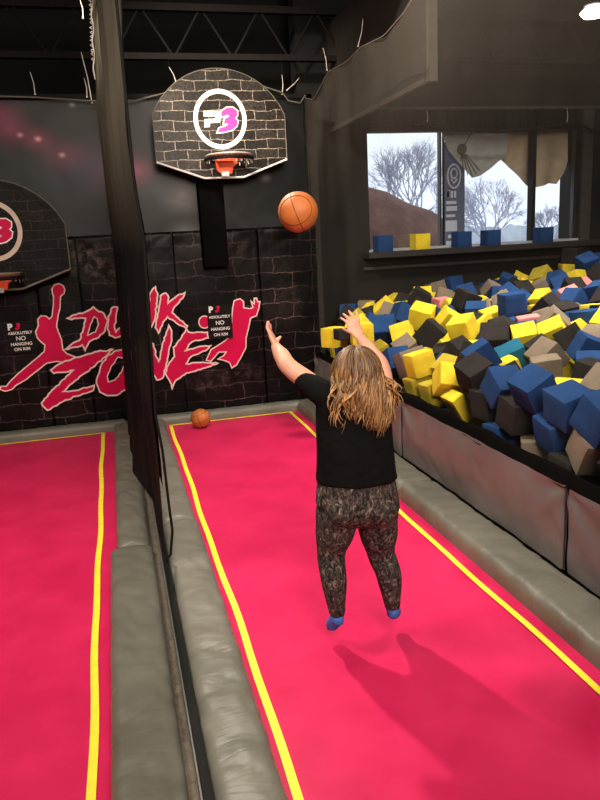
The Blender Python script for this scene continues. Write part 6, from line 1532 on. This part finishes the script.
# feather banner on a pole outside
bx = empty('feather_banner', (5.0, 9.95, 1.9)); tag(bx, 'tall slate blue vertical banner with white emblem outside the window', 'banner')
B0, B1, BZ0, BZ1 = 4.93, 5.27, 1.96, 3.42
MB().prism([(B0, BZ0), (B1, BZ0), (B1, 3.10), (B1-.06, 3.28), (B0+.12, 3.42), (B0, 3.50)], 10.0, 10.01).build('banner_cloth', M['banner'], bx, smooth=False)
MB().tube([(B0-.01, 10.005, 0), (B0-.01, 10.005, 3.6)], .018, 8).build('banner_pole', M['black'], bx)
def oval(cx, cz, rx, rz, w, y, nm):
    MB().tube([(cx+rx*math.cos(2*PI*i/28), y, cz+rz*math.sin(2*PI*i/28)) for i in range(29)], w, 6, caps=False).build(nm, M['banner_print'], bx)
oval(5.09, 3.00, .105, .17, .014, 9.995, 'emblem'); oval(5.09, 3.04, .05, .07, .012, 9.995, 'emblem_core')
MB().tube([(5.04, 9.995, 2.96), (5.09, 9.995, 2.90), (5.14, 9.995, 2.96)], .014, 6).build('emblem_core', M['banner_print'], bx)
bars = MB()
for z0, z1, a, b_ in ((2.70, 2.80, .05, .09), (2.60, 2.645, .03, .20), (2.50, 2.57, .03, .21), (2.41, 2.45, .03, .18), (2.20, 2.36, .02, .21), (2.10, 2.15, .06, .15), (1.99, 2.06, .03, .20)):
    bars.box(B0+a, B0+max(b_, a+.03), 9.992, 9.997, z0, z1)
for i in range(3): bars.box(B0+.05+i*.055, B0+.085+i*.055, 9.992, 9.997, 2.69, 2.79)
bars.build('printed_lines', M['banner_print'], bx, smooth=False)
# cloth drapes hanging outside over the glass
def cloth(name, outline, y, mat, label, cat, ribs=None, amp=.03, fr=9):
    r = empty(name, (outline[0][0], y, outline[0][1])); tag(r, label, cat)
    zt = max(p[1] for p in outline); x0 = min(p[0] for p in outline); x1 = max(p[0] for p in outline)
    n = 60
    low = sorted(outline, key=lambda p: p[0])
    def P(u, v):
        x = x0+(x1-x0)*u; zb = curve_at([(z, x_) for x_, z in low], x); zz = zt+(zb-zt)*v
        return (x, y+amp*math.sin(x*fr*2+v*1.5)*v, zz)
    MB().grid(P, n, 14).build('cloth', mat, r, auto=90)
    return r
P3 = lambda px: px
fan_low = FANLOW; tan_low = TANLOW
c1 = cloth('ribbed_fan_cloth', fan_low, 9.82, M['fan_cloth'], 'grey ribbed fan-shaped cloth hanging at the window top', 'cloth', amp=.0)
m = MB()
for i in range(9):
    a = -PI/2-.95+i*.17; c = Vector((5.12, 9.80, 3.36)); L0 = .12; L1 = min(.60, .60)
    q = c+Vector((math.cos(a+.35)*L1, 0, math.sin(a+.35)*L1))
    zb = curve_at([(z, x_) for x_, z in sorted(fan_low)], q.x)
    if q.z < zb:
        t = (c.z-zb)/(c.z-q.z); q = c+(q-c)*t*.97
    m.tube([c+(q-c)*.22, q], .006, 5)
m.build('rib', simple('rib_dark', (.10, .10, .10), .8), c1)
MB().rings([((5.12, 9.795, 3.36), (.075, 0, 0), (0, 0, .075)), ((5.12, 9.81, 3.36), (.075, 0, 0), (0, 0, .075))]).build('hub', simple('hub_brown', (.11, .09, .07), .8), c1)
cloth('tan_drape', tan_low, 9.86, M['tan_cloth'], 'tan scalloped cloth drape hanging at the window top right', 'cloth', amp=.035, fr=8)

# ------------------------------------------------------------ light
def area(name, loc, target, size, power, color, size_y=None, spread=None):
    l = bpy.data.lights.new(name, 'AREA'); l.energy = power; l.color = color; l.size = size
    if size_y: l.shape = 'RECTANGLE'; l.size_y = size_y
    if spread: l.spread = spread
    o = bpy.data.objects.new(name, l); col.objects.link(o); o.location = loc
    o.rotation_euler = (Vector(target)-Vector(loc)).to_track_quat('-Z', 'Y').to_euler(); return o
area('key_bay_lamp', (.30, 6.3, 5.0), (1.25, 3.0, 0), .14, 235, (1, .91, .76))
area('lane_fill', (1.0, .6, 6.3), (.9, 3.6, 0), 2.2, 140, (1, .89, .74))  # unseen overhead fill added to brighten the lanes
area('rear_fill', (.6, -1.6, 4.6), (1.0, 8.9, 1.6), 2.0, 150, (1, .86, .72), spread=math.radians(100))  # unseen fill added behind the camera to brighten the back wall
area('pit_fill', (5.2, 5.6, 6.3), (5.2, 6.4, 1), .8, 215, (1, .91, .78), spread=math.radians(95))  # unseen fill added above the foam, apart from the visible bay light
area('hoop_lamp', (-.4, 5.6, 6.0), (1.4, 8.6, 3.6), .4, 60, (1, .88, .70), spread=math.radians(50))
area('left_fill', (-2.6, 4.5, 6.2), (-1.4, 5.0, 0), 1.4, 110, (1, .87, .72), spread=math.radians(100))  # unseen overhead fill added for the left lane
# sky
w = bpy.data.worlds.new('overcast_sky'); scene.world = w; w.use_nodes = True; nt = w.node_tree
bg = nt.nodes['Background']; tc = N(nt, 'ShaderNodeTexCoord'); sp = N(nt, 'ShaderNodeSeparateXYZ'); L(nt, tc.outputs['Generated'], sp.inputs[0])
c = ramp(nt, sp.outputs['Z'], [(0, (.70, .80, .98)), (.25, (.86, .92, 1.0)), (1, (.8, .87, 1))]); L(nt, c, bg.inputs['Color']); bg.inputs['Strength'].default_value = 1.5

# ------------------------------------------------------------ camera
f_px, pitch, yaw, roll, hgt = 700.0, .2255, .2484, .0520, 2.2
F = Vector((math.sin(yaw)*math.cos(pitch), math.cos(yaw)*math.cos(pitch), -math.sin(pitch)))
r0 = Vector((math.cos(yaw), -math.sin(yaw), 0)); u0 = r0.cross(F)
r = r0*math.cos(roll)-u0*math.sin(roll); u = r0*math.sin(roll)+u0*math.cos(roll)
cam = bpy.data.cameras.new('camera'); co = bpy.data.objects.new('camera', cam); col.objects.link(co)
co.matrix_world = Matrix(((r.x, u.x, -F.x, 0), (r.y, u.y, -F.y, 0), (r.z, u.z, -F.z, hgt), (0, 0, 0, 1)))
cam.sensor_fit = 'VERTICAL'; cam.sensor_height = 24; cam.sensor_width = 18; cam.lens = 24*f_px/800; cam.clip_start = .05; cam.clip_end = 400
scene.camera = co
scene.view_settings.view_transform = 'Standard'; scene.view_settings.look = 'None'; scene.view_settings.exposure = 0; scene.view_settings.gamma = 1
scene.cycles.max_bounces = 8; scene.cycles.transparent_max_bounces = 24; scene.cycles.sample_clamp_indirect = 4
